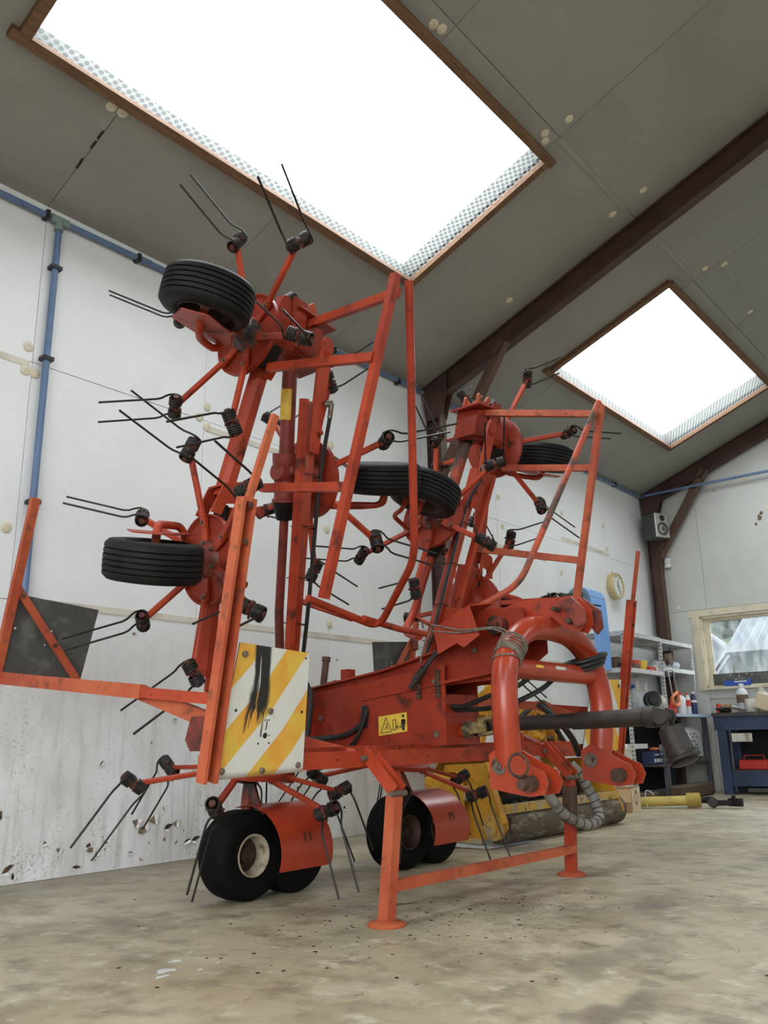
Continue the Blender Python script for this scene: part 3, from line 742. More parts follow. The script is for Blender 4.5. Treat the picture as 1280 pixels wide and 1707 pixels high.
# outside the window: yard, hedge and a neighbouring shed
struct('ground_outside', MB().bx(11.8, 60, -30, 40, -.3, -.05).bx(-60, XW0 - .2, -30, 40, -.3, -.02), 'yard')
def corr(mb, o, ex, ey, n, amp):
    """corrugated sheet from origin o spanned by vectors ex (across the waves) and ey"""
    o, ex, ey = V(o), V(ex), V(ey); nn = ex.cross(ey).normalized()
    vs = []
    for i in range(n * 4 + 1):
        q = o + ex * (i / (n * 4)) + nn * amp * math.sin(i * pi / 2)
        vs += [q, q + ey]
    mb.add(vs, [(2 * i, 2 * i + 2, 2 * i + 3, 2 * i + 1) for i in range(n * 4)])
sh = thing('tin_shed', (16.5, 3.0, -.05), 'grey corrugated shed seen through the end window', 'building')
mb = MB(); corr(mb, (15.0, 4.80, 2.16), (0, -6.0, 0), (3.2, .0, 1.75), 40, .022); part('roof', mb, 'shed_roof', sh)
part('gable_sheet', MB().plate([(15.05, 4.78, -.05), (15.05, 4.78, 2.14), (18.2, 4.80, 3.88), (18.2, 4.80, -.05)], (0, .03, 0)), 'shed_wall', sh)
part('wall', MB().bx(15.12, 15.2, -1.2, 4.76, -.05, 2.13), 'shed_wall', sh)
part('gutter', MB().bx(14.92, 15.03, -1.2, 4.82, 2.06, 2.17), 'shed_white', sh)
ln = thing('lean_to', (15.6, 5.6, -.05), 'white-edged lean-to roof beside the shed outside the window', 'building')
part('barge_board', MB().beam((15.0, 5.75, 2.98), (15.0, 4.78, 2.16), .05, .11, (1, 0, 0)), 'shed_white', ln)
part('barge_board', MB().beam((15.0, 5.22, 1.60), (15.0, 4.80, 2.10), .05, .12, (1, 0, 0)), 'shed_white', ln)
part('brace', MB().beam((14.98, 5.10, 1.60), (14.98, 4.76, 2.02), .04, .05, (1, 0, 0)), 'shed_white', ln)
part('side_wall', MB().plate([(15.3, 4.82, -.05), (15.3, 4.82, 2.1), (15.3, 6.2, 3.2), (15.3, 7.5, 3.2), (15.3, 7.5, -.05)], (.04, 0, 0)), 'shed_pale', ln)
sh2 = thing('cloche_frame', (13.4, 3.4, -.05), 'pale arched cover standing in the yard outside the window', 'cover')
pts = [(13.4, 4.75 - 2.8 * i / 16, 1.28 + .22 * math.sin(pi * min(1, i / 16 * 1.0)) ** .6) for i in range(17)]
mb = MB(); n = len(pts)
mb.add([V(x, y, z) for x, y, z in pts] + [V(x + 1.2, y, z) for x, y, z in pts] + [V(x, y, -.05) for x, y, z in pts], [(i, i + 1, n + i + 1, n + i) for i in range(n - 1)] + [(i, i + 1, 2 * n + i + 1, 2 * n + i) for i in range(n - 1)])
part('sheet', mb, 'cover_blue', sh2)
part('hoop', MB().tube(pts, .022, 8), 'shed_white', sh2)
hd = MB()
for k in range(420):
    c = V(random.uniform(24, 29), random.uniform(-2, 15), random.uniform(.2, 6.6))
    r = random.uniform(.25, .7); hd.ball(c, r, 6, 4, (random.uniform(.8, 1.2), random.uniform(.8, 1.2), random.uniform(.7, 1.1)))
o = solo('hedge', hd, 'foliage', 'tall green hedge behind the shed outside the window', 'hedge')
o['kind'] = 'stuff'
# ------------------------------------------------------------------ the hay tedder
XC = 3.57
TD = thing('hay_tedder', (XC, 2.9, 0), 'large red hay tedder folded upright for transport in the middle of the workshop', 'farm machine')
def P(a, y, z): return V(XC + a, y, z)
def W(a, z, off=0.0): return V(XC + a, 2.91 + off - .26 * (z - 2.3), z)     # the leaning plane of the folded wings

# --- shared pieces of a rotor, in rotor space: x forward, z up the axle, origin in the plane of the arm tips
RA = 0.512
def arm_mesh(r):
    mb = MB(); mb.beam((.045, 0, .082), (.20, 0, .075), .040, .012, (0, 0, 1)); mb.beam((.15, 0, .078), (r - .012, 0, .003), .030, .022, (0, 0, 1), .004)
    return mb.mesh('arm', 'red_paint')
def bolt_mesh():
    mb = MB(); mb.lathe((0, 0, .070), (0, 0, -1), [(.014, -.012), (.014, .008), (.008, .008), (.008, .016), (0, .016)], 6)
    return mb.mesh('arm_bolt', 'bolt_steel')
TU, TT = V(.87, 0, .49), V(.49, 0, -.87)          # spring axis and tine direction in the arm's own plane
def tine_mesh(r):
    """double-coil spring tine: two coils side by side on the pin, one prong from the outer end of each"""
    mb = MB(); c = V(r, 0, .004); ty_ = V(0, 1, 0)
    for sgn in (-1, 1):
        pts = []; turns, cr, u0, u1, K = 4.25, .029, .013, .058, 56
        for i in range(K + 1):
            t = i / K; a = pi * .5 + 2 * pi * turns * (1 - t)
            pts.append(c + TU * sgn * (u0 + (u1 - u0) * t) + (TT * math.cos(a) + ty_ * math.sin(a)) * cr)
        e = pts[-1]
        pts += [e + TT * .022 + ty_ * .000, e + TT * .045 - ty_ * .010, e + TT * .070 - ty_ * .026, e + TT * .095 - ty_ * .032, e + TT * .372 - ty_ * .034]
        mb.tube(pts, .0052, 6)
    return mb.mesh('spring_tine', 'spring_steel', angle=60)
def clamp_mesh(r):
    mb = MB(); c = V(r, 0, .004)
    mb.tube([c - TU * .066, c + TU * .066], .015, 8); mb.box(c - TU * .0, (.022, .044, .05)); mb.lathe(c, (0, 1, 0), [(.012, -.035), (.012, .03), (.006, .03), (.006, .045), (0, .045)], 6)
    return mb.mesh('tine_clamp', 'clamp_rust')
def tyre_mesh(R, w, ribs, q=.52):
    mb = MB(); pr = [(R * q, -w * .36), (R * (q + .04), -w * .44), (R * .72, -w * .5), (R * .90, -w * .475), (R * .965, -w * .40)]
    if ribs:
        k = 6; ww = w * .80
        for i in range(k):
            a, b = -ww / 2 + ww * i / k, -ww / 2 + ww * (i + 1) / k; g = ww * .016
            h = lambda q: R * (1 - .10 * (q / w) ** 2 * 1.2)
            pr += [(h(a) - (.009 if i else .003), a + g * .3), (h(a), a + g * 1.6), (h(b), b - g * 1.6), (h(b) - (.009 if i < k - 1 else .003), b - g * .3)]
    else:
        pr += [(R * .985, -w * .36), (R, -w * .2), (R * 1.003, 0), (R, w * .2), (R * .985, w * .36)]
    pr += [(R * .965, w * .40), (R * .90, w * .475), (R * .72, w * .5), (R * (q + .04), w * .44), (R * q, w * .36)]
    mb.lathe((0, 0, 0), (0, 1, 0), pr, 44, caps=False)
    return mb.mesh('tyre', 'rubber' if ribs else 'rubber_plain', angle=45)
def rim_mesh(R, w, q=.52, mats=('rim_cream', 'rim_dark')):
    mb = MB()
    for s in (-1, 1):
        mb.cur = 0
        mb.lathe((0, 0, 0), (0, s, 0), [(R * (q + .045), w * .42), (R * (q + .03), w * .47), (R * q, w * .46), (R * (q - .03), w * .40), (R * (q - .06), w * .10)], 28, caps=False)
        mb.cur = 1
        mb.lathe((0, 0, 0), (0, s, 0), [(R * (q - .06), w * .10), (R * .24, w * .04), (R * .20, w * .12), (R * .19, w * .22), (R * .10, w * .26), (R * .09, w * .36), (0, w * .36)], 20)
    return mb.mesh('rim', list(mats))
M_ARM, M_BOLT, M_TINE, M_CLAMP = arm_mesh(RA), bolt_mesh(), tine_mesh(RA), clamp_mesh(RA)
TR = .205
M_TYRE, M_RIM = tyre_mesh(TR, .172, True), rim_mesh(TR, .172, .52, ('rim_dark', 'rim_cream'))
M_TYRE2, M_RIM2, M_RIM3 = tyre_mesh(.200, .195, False, .44), rim_mesh(.200, .195, .44), rim_mesh(.200, .195, .44, ('rim_dark', 'rim_dark'))
def obj(name, me, parent, mtx):
    o = bpy.data.objects.new(name, me); link(o, parent); o.matrix_local = mtx; return o

def rotor(c, n, f, angles, wheel_side=None, bracket='plate'):
    """c: centre of the arm-tip circle (tedder space), n: 'down' axis, f: forward; wheel_side: +1/-1 along local y where the wheel leg runs"""
    up = (-V(n)).normalized(); f = V(f); f = (f - up * f.dot(up)).normalized(); y = up.cross(f)
    c = V(c) - V(0, 2.9, 0)
    m = Matrix(((f.x, y.x, up.x, c.x), (f.y, y.y, up.y, c.y), (f.z, y.z, up.z, c.z), (0, 0, 0, 1)))
    mb = MB(); mb.cur = 0
    mb.lathe((0, 0, 0), (0, 0, 1), [(.0, .088), (.10, .088), (.135, .094), (.195, .090), (.206, .074), (.212, .074), (.212, .098), (.19, .108), (.12, .114), (.11, .16), (.085, .20), (.0, .20)], 40)
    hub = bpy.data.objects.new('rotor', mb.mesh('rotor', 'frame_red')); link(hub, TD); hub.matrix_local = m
    mb = MB(); mb.lathe((0, 0, 0), (0, 0, 1), [(.0, .03), (.045, .03), (.055, .05), (.075, .06), (.095, .088), (0, .088)], 20)
    part('hub_cap', mb, 'greasy_red', hub)
    for k in range(6):
        rz = Matrix.Rotation(angles + k * pi / 3, 4, 'Z')
        obj('arm', M_ARM, hub, rz); [obj('arm_bolt', M_BOLT, hub, rz @ Matrix.Translation((bx_, 0, 0))) for bx_ in (.075, .175)]; obj('spring_tine', M_TINE, hub, rz); obj('tine_clamp', M_CLAMP, hub, rz)
    if wheel_side:
        s = wheel_side; wx, wz = .18, -.289
        wm = Matrix.Translation((wx, 0, wz))
        obj('tyre', M_TYRE, hub, wm); obj('rim', M_RIM, hub, wm)
        mb = MB()
        mb.tube(fillet([(0, 0, .04), (0, 0, -.02), (.0, s * .145, -.055), (.06, s * .150, -.20), (wx, s * .150, wz), (wx, s * .02, wz)], .06, 5), .018, 10)
        part('wheel_leg', mb, 'red_paint', hub)
        mb = MB()
        if bracket == 'plate':
            mb.plate([(-.03, s * .102, -.03), (.10, s * .118, -.06), (.25, s * .125, -.17), (.30, s * .120, -.33), (.22, s * .118, -.42), (.06, s * .118, -.36), (-.02, s * .105, -.14)], (0, .006, 0))
        else:
            mb.tube(fillet([(-.02, s * .06, -.01), (-.03, s * .16, -.06), (.02, s * .17, -.30), (.12, s * .15, -.36), (.13, s * .08, -.36)], .06, 5), .014, 8)
        part('wheel_bracket', mb, 'red_paint', hub)
    return hub

# folded outer rotors (top and bottom of each wing, facing outwards) and inner rotors (facing in)
NA, FA = (-.997, .012, .076), (-.031, -.966, -.258)
NB, FB = (-.990, .098, -.098), (-.069, -.961, -.267)
NC, FC = (.969, -.096, .230), (-.032, -.963, -.268)
mir = lambda q: (-q[0], q[1], q[2])
RZ = {}
RZ['A'] = rotor((-1.193, 2.872, 2.628), NA, FA, -math.radians(170.541), 1, 'plate')
RZ['E'] = rotor((1.193, 2.872, 2.628), mir(NA), mir(FA), math.radians(194.657), -1, 'plate')
RZ['B'] = rotor((-1.237, 3.07, 1.519), NB, FB, -math.radians(162.47), -1, 'plate')
RZ['F'] = rotor((1.158, 3.105, 1.548), mir(NB), mir(FB), 7.615, 1, 'plate')
RZ['C'] = rotor((-.46, 2.991, 2.068), NC, FC, math.radians(144.034), -1, 'loop')
RZ['D'] = rotor((.46, 2.991, 2.068), mir(NC), mir(FC), math.radians(916.813), 1, 'loop')
# the two middle rotors standing on their wheels
RG = .532
M_ARM2, M_TINE2, M_CLAMP2 = arm_mesh(RG), tine_mesh(RG), clamp_mesh(RG)
def ground_rotor(cx, ph):
    global M_ARM, M_TINE, M_CLAMP
    keep = M_ARM, M_TINE, M_CLAMP
    M_ARM, M_TINE, M_CLAMP = M_ARM2, M_TINE2, M_CLAMP2
    h = rotor((cx, 3.357, .491), (0, .186, -.983), (0, -.983, -.186), ph, None)
    M_ARM, M_TINE, M_CLAMP = keep
    return h
rg = ground_rotor(-.648, .115)
rh = ground_rotor(.532, .267)
def ground_wheels(cx, sgn):
    for s in (-.147, .147):
        w = thing_part = bpy.data.objects.new('wheel', M_TYRE2); link(w, TD); w.matrix_local = Matrix.Translation((cx + s, 3.255 - 2.9, .200)); ORG[w.name] = ORG[TD.name]
        r = bpy.data.objects.new('rim', M_RIM2 if sgn < 0 else M_RIM3); link(r, w)
    mb = MB()
    mb.tube([P(cx - .25, 3.255, .2), P(cx + .25, 3.255, .2)], .014, 10)
    mb.tube(fillet([P(cx, 3.255, .2), P(cx, 3.40, .36), P(cx + .0, 3.36, .56)], .1), .035, 10)
    mb.beam(P(cx - .03, 3.34, .54), P(cx - .10, 3.18, .36), .05, .012, (1, 0, 0))
    part('wheel_yoke', mb, 'greasy_red', TD)
    # curved mudguard over the pair of tyres
    mb = MB(); R0, th = .245, .004; vs = []; K = 14
    for k in range(K + 1):
        a = math.radians(112 - 132 * k / K)
        for x in (cx - .115, cx + .225):
            for rr in (R0, R0 + th):
                vs.append(P(x, 3.255 - rr * math.cos(a) * .98, .205 + rr * math.sin(a) * .86))
    fs = []
    for k in range(K):
        o = k * 4; fs += [(o, o + 4, o + 6, o + 2), (o + 1, o + 3, o + 7, o + 5), (o, o + 1, o + 5, o + 4), (o + 2, o + 6, o + 7, o + 3)]
    fs += [(0, 2, 3, 1), (K * 4, K * 4 + 1, K * 4 + 3, K * 4 + 2)]
    mb.add(vs, fs); g = part('mudguard', mb, 'red_gloss', TD)
    mb = MB(); a = math.radians(18); c = P(cx + .06, 3.255 - .2495 * math.cos(a) * .98, .205 + .2495 * math.sin(a) * .86)
    for dx in (-.018, .018): mb.beam(c + V(dx, .004, .022), c + V(dx, -.004, -.018), .007, .003, (0, 1, 0))
    if sgn > 0: mb.beam(c + V(-.020, .005, .022), c + V(.020, .005, .022), .007, .003, (0, 1, 0))
    part('slot', mb, 'black_print', g)['kind'] = 'stuff'
ground_wheels(-.585, -1)
ground_wheels(.596, 1)

# --- each wing: tubes, gearboxes, guard rails
for sd in (-1, 1):
    q = lambda a, z, off=0.0: W(sd * a, z, off)
    g3 = lambda a, y, z: P(sd * a, y, z)
    part('outer_beam', MB().beam(q(.995, 2.58, .02), q(1.085, 1.84, .02), .082, .082, (0, 1, 0), .022), 'red_paint', TD)
    part('outer_beam', MB().beam(q(1.035, 1.42, .02), q(.985, 1.02, .02), .075, .075, (0, 1, 0), .018), 'red_paint', TD)
    # gearbox of the lower outer rotor with its forked hinge
    mb = MB(); mb.beam(q(.985, 1.80, .0), q(.955, 1.36, .0), .15, .10, (0, 1, 0), .015)
    mb.lathe(q(.93, 1.44, -.05), (0, -1, 0), [(.022, 0), (.022, .03), (.012, .03), (.012, .045), (0, .045)], 8)
    mb.lathe(q(.91, 1.79, -.05), (0, -1, 0), [(.026, 0), (.026, .02), (0, .02)], 10)
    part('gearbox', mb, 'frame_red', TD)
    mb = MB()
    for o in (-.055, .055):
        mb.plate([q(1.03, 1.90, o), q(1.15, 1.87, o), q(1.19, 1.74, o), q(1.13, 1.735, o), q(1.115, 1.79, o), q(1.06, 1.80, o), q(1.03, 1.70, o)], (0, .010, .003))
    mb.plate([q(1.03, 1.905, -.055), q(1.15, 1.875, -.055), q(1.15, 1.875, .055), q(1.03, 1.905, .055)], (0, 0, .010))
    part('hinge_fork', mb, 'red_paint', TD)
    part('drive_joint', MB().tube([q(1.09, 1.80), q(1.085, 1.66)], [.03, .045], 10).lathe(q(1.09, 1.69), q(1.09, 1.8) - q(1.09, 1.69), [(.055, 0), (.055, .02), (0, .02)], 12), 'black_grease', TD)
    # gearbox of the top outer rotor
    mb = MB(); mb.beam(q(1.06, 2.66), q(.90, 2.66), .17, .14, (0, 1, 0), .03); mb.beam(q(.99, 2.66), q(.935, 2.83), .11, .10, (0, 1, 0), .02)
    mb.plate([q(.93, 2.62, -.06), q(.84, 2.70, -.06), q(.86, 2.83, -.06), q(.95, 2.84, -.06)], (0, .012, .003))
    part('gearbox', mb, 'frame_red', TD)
    part('bearing_stub', MB().tube([q(.945, 2.83), q(.905, 2.865)], .036, 14), 'black_grease', TD)
    part('drive_cone', MB().tube([q(1.02, 2.58, .0), q(1.03, 2.47, .0)], [.085, .05], 16), 'black_grease', TD)
    # inner rotor: round tube, collar, gearbox, cone and lower tube
    part('inner_tube', MB().tube([q(.705, 2.14, .06), q(.795, 2.58, .06)], .039, 18), 'worn_tube' if sd > 0 else 'dark_red', TD)
    part('rubber_collar', MB().tube([q(.793, 2.57, .06), q(.812, 2.665, .06)], .043, 18), 'black_grease', TD)
    mb = MB(); ax = q(.705, 2.14, .06) - q(.62, 1.80, .06)
    mb.lathe(q(.70, 2.12, .06), -ax, [(.045, -.03), (.072, -.03), (.072, .0), (.070, .03), (.056, .075), (.062, .10), (.062, .20), (.074, .21), (.074, .222), (.05, .222)], 24)
    mb.lathe(q(.70, 2.05, .06), (sd, 0, .02), [(.03, -.16), (.06, -.12), (.07, .0), (.05, .05), (0, .05)], 18)
    mb.lathe(q(.70, 2.045, -.005), (sd * .1, -1, 0), [(.03, -.03), (.03, .02), (.018, .03), (0, .03)], 14)
    part('gearbox', mb, 'red_paint' if sd > 0 else 'dark_red', TD)
    part('drive_cone', MB().tube([q(.655, 1.905, .06), q(.635, 1.82, .06)], [.066, .040], 18), 'black_grease', TD)
    part('lower_tube', MB().tube(fillet([q(.64, 1.84, .06), q(.56, 1.46, .06), q(.40, 1.33, -.02), P(sd * .30, 2.95, 1.28)], .1) if sd > 0 else [q(.64, 1.84, .06), q(.55, 1.36, .06), q(.50, 1.12, .04)], .024, 12), 'dark_red' if sd < 0 else 'red_paint', TD)
    # warning sticker wrapped half round the tube
    if sd < 0:
        a, b = q(.742, 2.31, .06), q(.772, 2.46, .06); d = (b - a).normalized(); sx = d.cross(V(0, 1, 0)).normalized(); sy = d.cross(sx)
        vs = []; 
        for e in (a, b):
            for k in range(9):
                t = math.radians(-35 + 13 * k) ; vs.append(e + (sx * math.cos(t) + sy * math.sin(t)) * .0405)
        st = part('sticker', MB().add(vs, [(k, k + 1, 10 + k, 9 + k) for k in range(8)]), 'yellow_sticker', TD)
    # main lifting post and the slide bar beside it
    part('lift_post', MB().beam(q(.535, 1.00, -.10), q(.745, 2.36, -.10), .064, .064, (0, 1, 0), .012), 'red_gloss', TD)
    part('slide_bar', MB().beam(q(.640, 1.16, -.165), q(.850, 2.33, -.165), .034, .034, (0, 1, 0)), 'red_paint', TD)
    mb = MB()
    mb.plate([q(.685, 2.10, -.155), q(.755, 2.10, -.155), q(.80, 2.56, -.155), q(.80, 2.64, -.155), q(.775, 2.665, -.155), q(.735, 2.66, -.155), q(.715, 2.62, -.155), q(.715, 2.5, -.155)], (0, .016, .004))
    mb.lathe(q(.755, 2.585, -.165), (0, -1, 0), [(.020, 0), (.020, .012), (.010, .012), (.010, .02), (0, .02)], 10)
    mb.lathe(q(.705, 2.20, -.165), (0, -1, 0), [(.014, 0), (.014, .012), (0, .012)], 8)
    part('lift_plate', mb, 'red_paint', TD)
    mb = MB()
    mb.plate([q(.715, 2.58, .02), q(.85, 2.60, .02), q(.86, 2.70, .02), q(.79, 2.77, .02), q(.725, 2.765, .02), q(.705, 2.72, .02)], (0, .15, .039))
    mb.plate([q(.66, 2.575, -.09), q(.90, 2.60, -.09), q(.90, 2.60, .13), q(.66, 2.575, .13)], (0, .003, .012))
    mb.plate([q(.66, 2.765, -.09), q(.92, 2.79, -.09), q(.92, 2.79, .13), q(.66, 2.765, .13)], (0, .003, .012))
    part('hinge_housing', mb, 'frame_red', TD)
    mb = MB()
    for o in (-.05, .05): mb.plate([q(a_, z_, o) for a_, z_ in ((.695, 2.775), (.83, 2.79), (.835, 2.842), (.815, 2.858), (.797, 2.848), (.785, 2.818), (.757, 2.806), (.730, 2.814), (.722, 2.840), (.704, 2.850), (.690, 2.836))], (0, .012, .003))
    mb.plate([q(.70, 2.785, -.05), q(.82, 2.80, -.05), q(.82, 2.80, .05), q(.70, 2.785, .05)], (0, .003, .016))
    part('hinge_fork', mb, 'faded_paint', TD)
    # hose down the post
    hp = smooth_path([q(.69, 2.34, -.19), q(.685, 2.27, -.195), q(.640, 2.10, -.15), q(.612, 1.90, -.14), q(.570, 1.6, -.14), q(.530, 1.3, -.14), q(.49, 1.1, -.12)], 5)
    hs = part('hydraulic_hose', MB().tube(hp, .0105, 8), 'hose_rubber', TD)
    part('hose_union', MB().tube([q(.715, 2.34, -.17), q(.685, 2.345, -.20)], .017, 10).tube([q(.692, 2.345, -.197), q(.688, 2.27, -.198)], .013, 10), 'bolt_steel', hs)
    for z in (2.0, 1.75, 1.5, 1.28):
        a = (z - 1.0) / 1.36; c = q(.535 + .21 * a, z, -.10)
        mb = MB(); mb.tube([c + V(x * sd, y, zz) for x, y, zz in ((.036, -.036, 0), (.036, .036, .01), (-.036, .036, .01), (-.052, -.02, 0), (-.046, -.056, 0))], .003, 5, True)
        part('cable_tie', mb, 'black_plastic', hs)
    # guard rails: square rail, round rail with its bends, three cross bars
    part('guard_rail', MB().beam(g3(1.0, 2.03, 2.665), g3(1.075, 2.39, 1.275), .036, .036, (0, 1, 0)), 'red_paint' if sd < 0 else 'faded_paint', TD)
    part('guard_rail', MB().tube(fillet([g3(.928, 2.012, 2.66), g3(.475, 2.372, 1.53), g3(.218, 2.816, 1.272), g3(.733, 2.823, 1.366)], .10, 6), .019, 12), 'red_paint' if sd < 0 else 'worn_tube', TD)
    for a, b in ((q(.80, 2.76, .0), g3(.965, 2.045, 2.60)), (g3(1.05, 2.78, 2.44), g3(1.035, 2.133, 2.292)), (g3(.94, 2.93, 1.893), g3(1.052, 2.271, 1.736))):
        part('cross_bar', MB().beam(a, b, .030, .040, (0, 0, 1)), 'red_paint' if sd < 0 else 'faded_paint', TD)
    part('gusset', MB().plate([q(1.03, 2.42, -.03), q(.97, 2.42, -.03), q(1.0, 2.47, -.12)], (0, .006, .006)), 'red_paint', TD)
    part('strut', MB().beam(q(.52, 1.42, -.02), g3(.40, 2.83, 1.30), .03, .012, (0, 1, 0)), 'red_paint', TD)
part('guard_link', MB().tube([P(-.358, 2.80, 1.305), P(-.05, 2.81, 1.278), P(.218, 2.816, 1.272)], .017, 10), 'red_paint', TD)

# --- warning boards on their poles, front bar with the parking stand
def board(nm, pts, mats, parent, lab):
    """thin board with UVs on its front: pts TL, TR, BR, BL"""
    tl, tr, br, bl = [V(p) for p in pts]; n = (tr - tl).cross(bl - tl).normalized(); th = n * (.004 if n.y < 0 else -.004)
    off = V(ORG[parent.name]); vs = [tuple(p + e - off) for e in (th * .5, -th * .5) for p in (tl, tr, br, bl)]
    me = bpy.data.meshes.new(nm); me.from_pydata(vs, [], [(0, 1, 2, 3), (7, 6, 5, 4), (0, 4, 5, 1), (1, 5, 6, 2), (2, 6, 7, 3), (3, 7, 4, 0)])
    for k in mats: me.materials.append(MATS[k])
    uv = me.uv_layers.new(name='UVMap'); cs = {0: (0, 1), 1: (1, 1), 2: (1, 0), 3: (0, 0)}
    for pg in me.polygons:
        for li in pg.loop_indices: uv.data[li].uv = cs[me.loops[li].vertex_index % 4]
        if pg.index > 1: pg.material_index = 1
        if pg.index == 1: pg.material_index = 1
    me.update()
    # make the striped side the one that faces the camera side
    o = bpy.data.objects.new(nm, me); link(o, parent); ORG[o.name] = ORG[parent.name]
    o['label'] = lab
    return o, n
for sd in (-1, 1):
    g3 = lambda a, y, z: P(sd * a, y, z)
    mb = MB(); a, b = g3(1.630, 2.412, .575), g3(1.640, 2.230, 1.555)
    d = (b - a).normalized(); fw = d.cross(V(1, 0, 0)).normalized(); fw = fw if fw.y < 0 else -fw; sx = V(1, 0, 0)
    mb.beam(a + fw * -.02, b + fw * -.02, .062, .006, fw)
    for e in (-1, 1): mb.beam(a + sx * e * .024, b + sx * e * .024, .014, .044, fw)
    part('board_pole', mb, 'faded_paint' if sd < 0 else 'red_paint', TD)
    part('pole_tip', MB().beam(g3(1.640, 2.225, 1.54), g3(1.597, 2.136, 1.862), .028, .018, (0, 1, 0)), 'faded_paint', TD)
    for z in (1.53, 1.40): part('pole_bolt', MB().lathe(a.lerp(b, (z - .575) / .98) + fw * .022, fw, [(.011, 0), (.011, .008), (0, .008)], 6), 'rusty_steel', TD)
    TLp, TRp, BRp, BLp = g3(1.575, 2.325, 1.052), g3(1.204, 2.345, 1.040), g3(1.158, 2.425, .595), g3(1.607, 2.405, .583)
    if sd < 0: o, n = board('warning_board', (TLp, TRp, BRp, BLp), ('warning_stripes', 'sign_back'), TD, 'yellow and white striped board with a black scrape')
    else: o, n = board('warning_board', (TRp, TLp, BLp, BRp), ('warning_stripes_plain', 'sign_back'), TD, 'yellow and white striped board on the far side')
    n = V(0, -1, -.18).normalized()
    def bp(u, v):
        t = TLp.lerp(TRp, u); b_ = BLp.lerp(BRp, u); return b_.lerp(t, v)
    for u, v in ((.09, .92), (.52, .50), (.06, .06), (.50, .04), (.93, .06)):
        part('board_bolt', MB().lathe(bp(u, v) + n * .002, n, [(.012, 0), (.012, .006), (.008, .009), (0, .009)], 8), 'bolt_steel', o)
    mb = MB()
    for u, v, r in ((.10, .50, .006), (.94, .5, .006), (.47, .43, .003), (.52, .43, .003), (.495, .43, .003), (.49, .31, .011), (.44, .31, .003), (.54, .31, .003), (.42, .25, .004), (.55, .25, .004), (.95, .95, .005)):
        mb.lathe(bp(u, v) + n * .0022, n, [(r, 0), (r, .0006), (0, .0006)], 10)
    mb.beam(bp(.497, .42) + n * .0025, bp(.490, .35) + n * .0025, .004, .001, n)
    part('board_hole', mb, 'black_print', o)['kind'] = 'stuff'
    # arm running back to the rear board
    part('side_arm', MB().beam(g3(1.59, 4.10, 1.035), g3(1.60, 2.86, .905), .030, .055, (0, 0, 1)), 'faded_paint', TD)
    part('side_arm', MB().beam(g3(1.60, 2.95, .912), g3(1.60, 2.40, .855), .026, .040, (0, 0, 1)), 'red_paint', TD)
    part('side_arm', MB().beam(g3(1.575, 2.90, .905), g3(1.56, 2.46, .775), .030, .055, (0, 0, 1)), 'faded_paint', TD)
    part('arm_bracket', MB().plate([g3(1.60, 2.52, .80), g3(1.60, 2.42, .80), g3(1.60, 2.43, .68), g3(1.60, 2.52, .68), g3(1.60, 2.55, .72)], (.05, 0, 0)), 'dark_red', TD)
    rb = part('rear_pole', MB().beam(g3(1.60, 4.075, 1.0), g3(1.575, 3.89, 1.90), .042, .030, (0, 1, 0)), 'faded_paint', TD)
    rp = [g3(1.585, 4.02, 1.44), g3(1.115, 4.0, 1.402), g3(1.174, 4.03, 1.04), g3(1.60, 4.06, 1.06)]
    mb = MB(); mb.plate(rp, (0, .005, 0)); rbd = part('rear_board', mb, 'sign_back', TD, 'dark grey back of a warning board')
    mb = MB(); c = rp[0].lerp(rp[2], .55) + V(0, -.004, 0)
    for dx, dz, r in ((.0, .05, .006), (0, .02, .010), (-.03, -.02, .004), (.03, -.02, .004), (.20, .09, .006), (-.19, .05, .006)):
        mb.lathe(c + V(dx * sd * -1, 0, dz), (0, -1, 0), [(r, 0), (r, .0015), (0, .0015)], 10)
    part('board_hole', mb, 'white_plastic', rbd)['kind'] = 'stuff'
    br = part('rear_brace', MB().beam(g3(1.58, 3.985, 1.47), g3(1.215, 3.99, 1.03), .040, .008, (0, 1, 0)), 'faded_paint', TD)
    part('rear_rail', MB().beam(g3(1.64, 4.04, 1.035), g3(1.05, 3.98, 1.0), .03, .05, (0, 0, 1)), 'faded_paint', TD)
    for t in (.1, .62):
        mb = MB(); mb.lathe(g3(1.58, 3.985, 1.47).lerp(g3(1.215, 3.99, 1.03), t) + V(0, -.005, 0), (0, -1, 0), [(.012, 0), (.012, .008), (0, .008)], 6)
        part('brace_bolt', mb, 'rusty_steel', br)
    # parking stand
    ft = P(sd * .775 + (-.005 if sd < 0 else -.02), 2.33 - .0 * sd, 0)
    kn = P(sd * .752, 2.30, .485)
    ln = part('stand_leg', MB().beam(ft + V(0, 0, .015), kn, .050, .050, (0, 1, 0)), 'faded_paint' if sd < 0 else 'red_paint', TD)
    part('foot_plate', MB().lathe(ft, (0, 0, 1), [(.076, 0), (.078, .006), (.070, .014), (.035, .022), (0, .022)], 20), 'faded_paint', ln)
    if sd > 0: part('leg_sleeve', MB().beam(ft.lerp(kn, .55), ft.lerp(kn, .93), .064, .064, (0, 1, 0), .008), 'rusty_steel', ln)
    mb = MB()
    for e in (-.022, .022): mb.beam(P(sd * .76 + e, 2.44, .665), kn + V(e * 1.2, -.02, .02), .008, .056, (0, -.6, 1))
    mb.plate([P(sd * .76 - .03, 2.42, .672), P(sd * .76 + .03, 2.42, .672), P(sd * .755 + .03, 2.36, .60), P(sd * .755 - .03, 2.36, .60)], (0, .004, .004))
    stb = part('stand_brace', mb, 'red_paint', TD)
    part('brace_bolt', MB().tube([kn + V(-.05, -.02, .01), kn + V(.05, -.02, .01)], .012, 8), 'bolt_steel', stb)
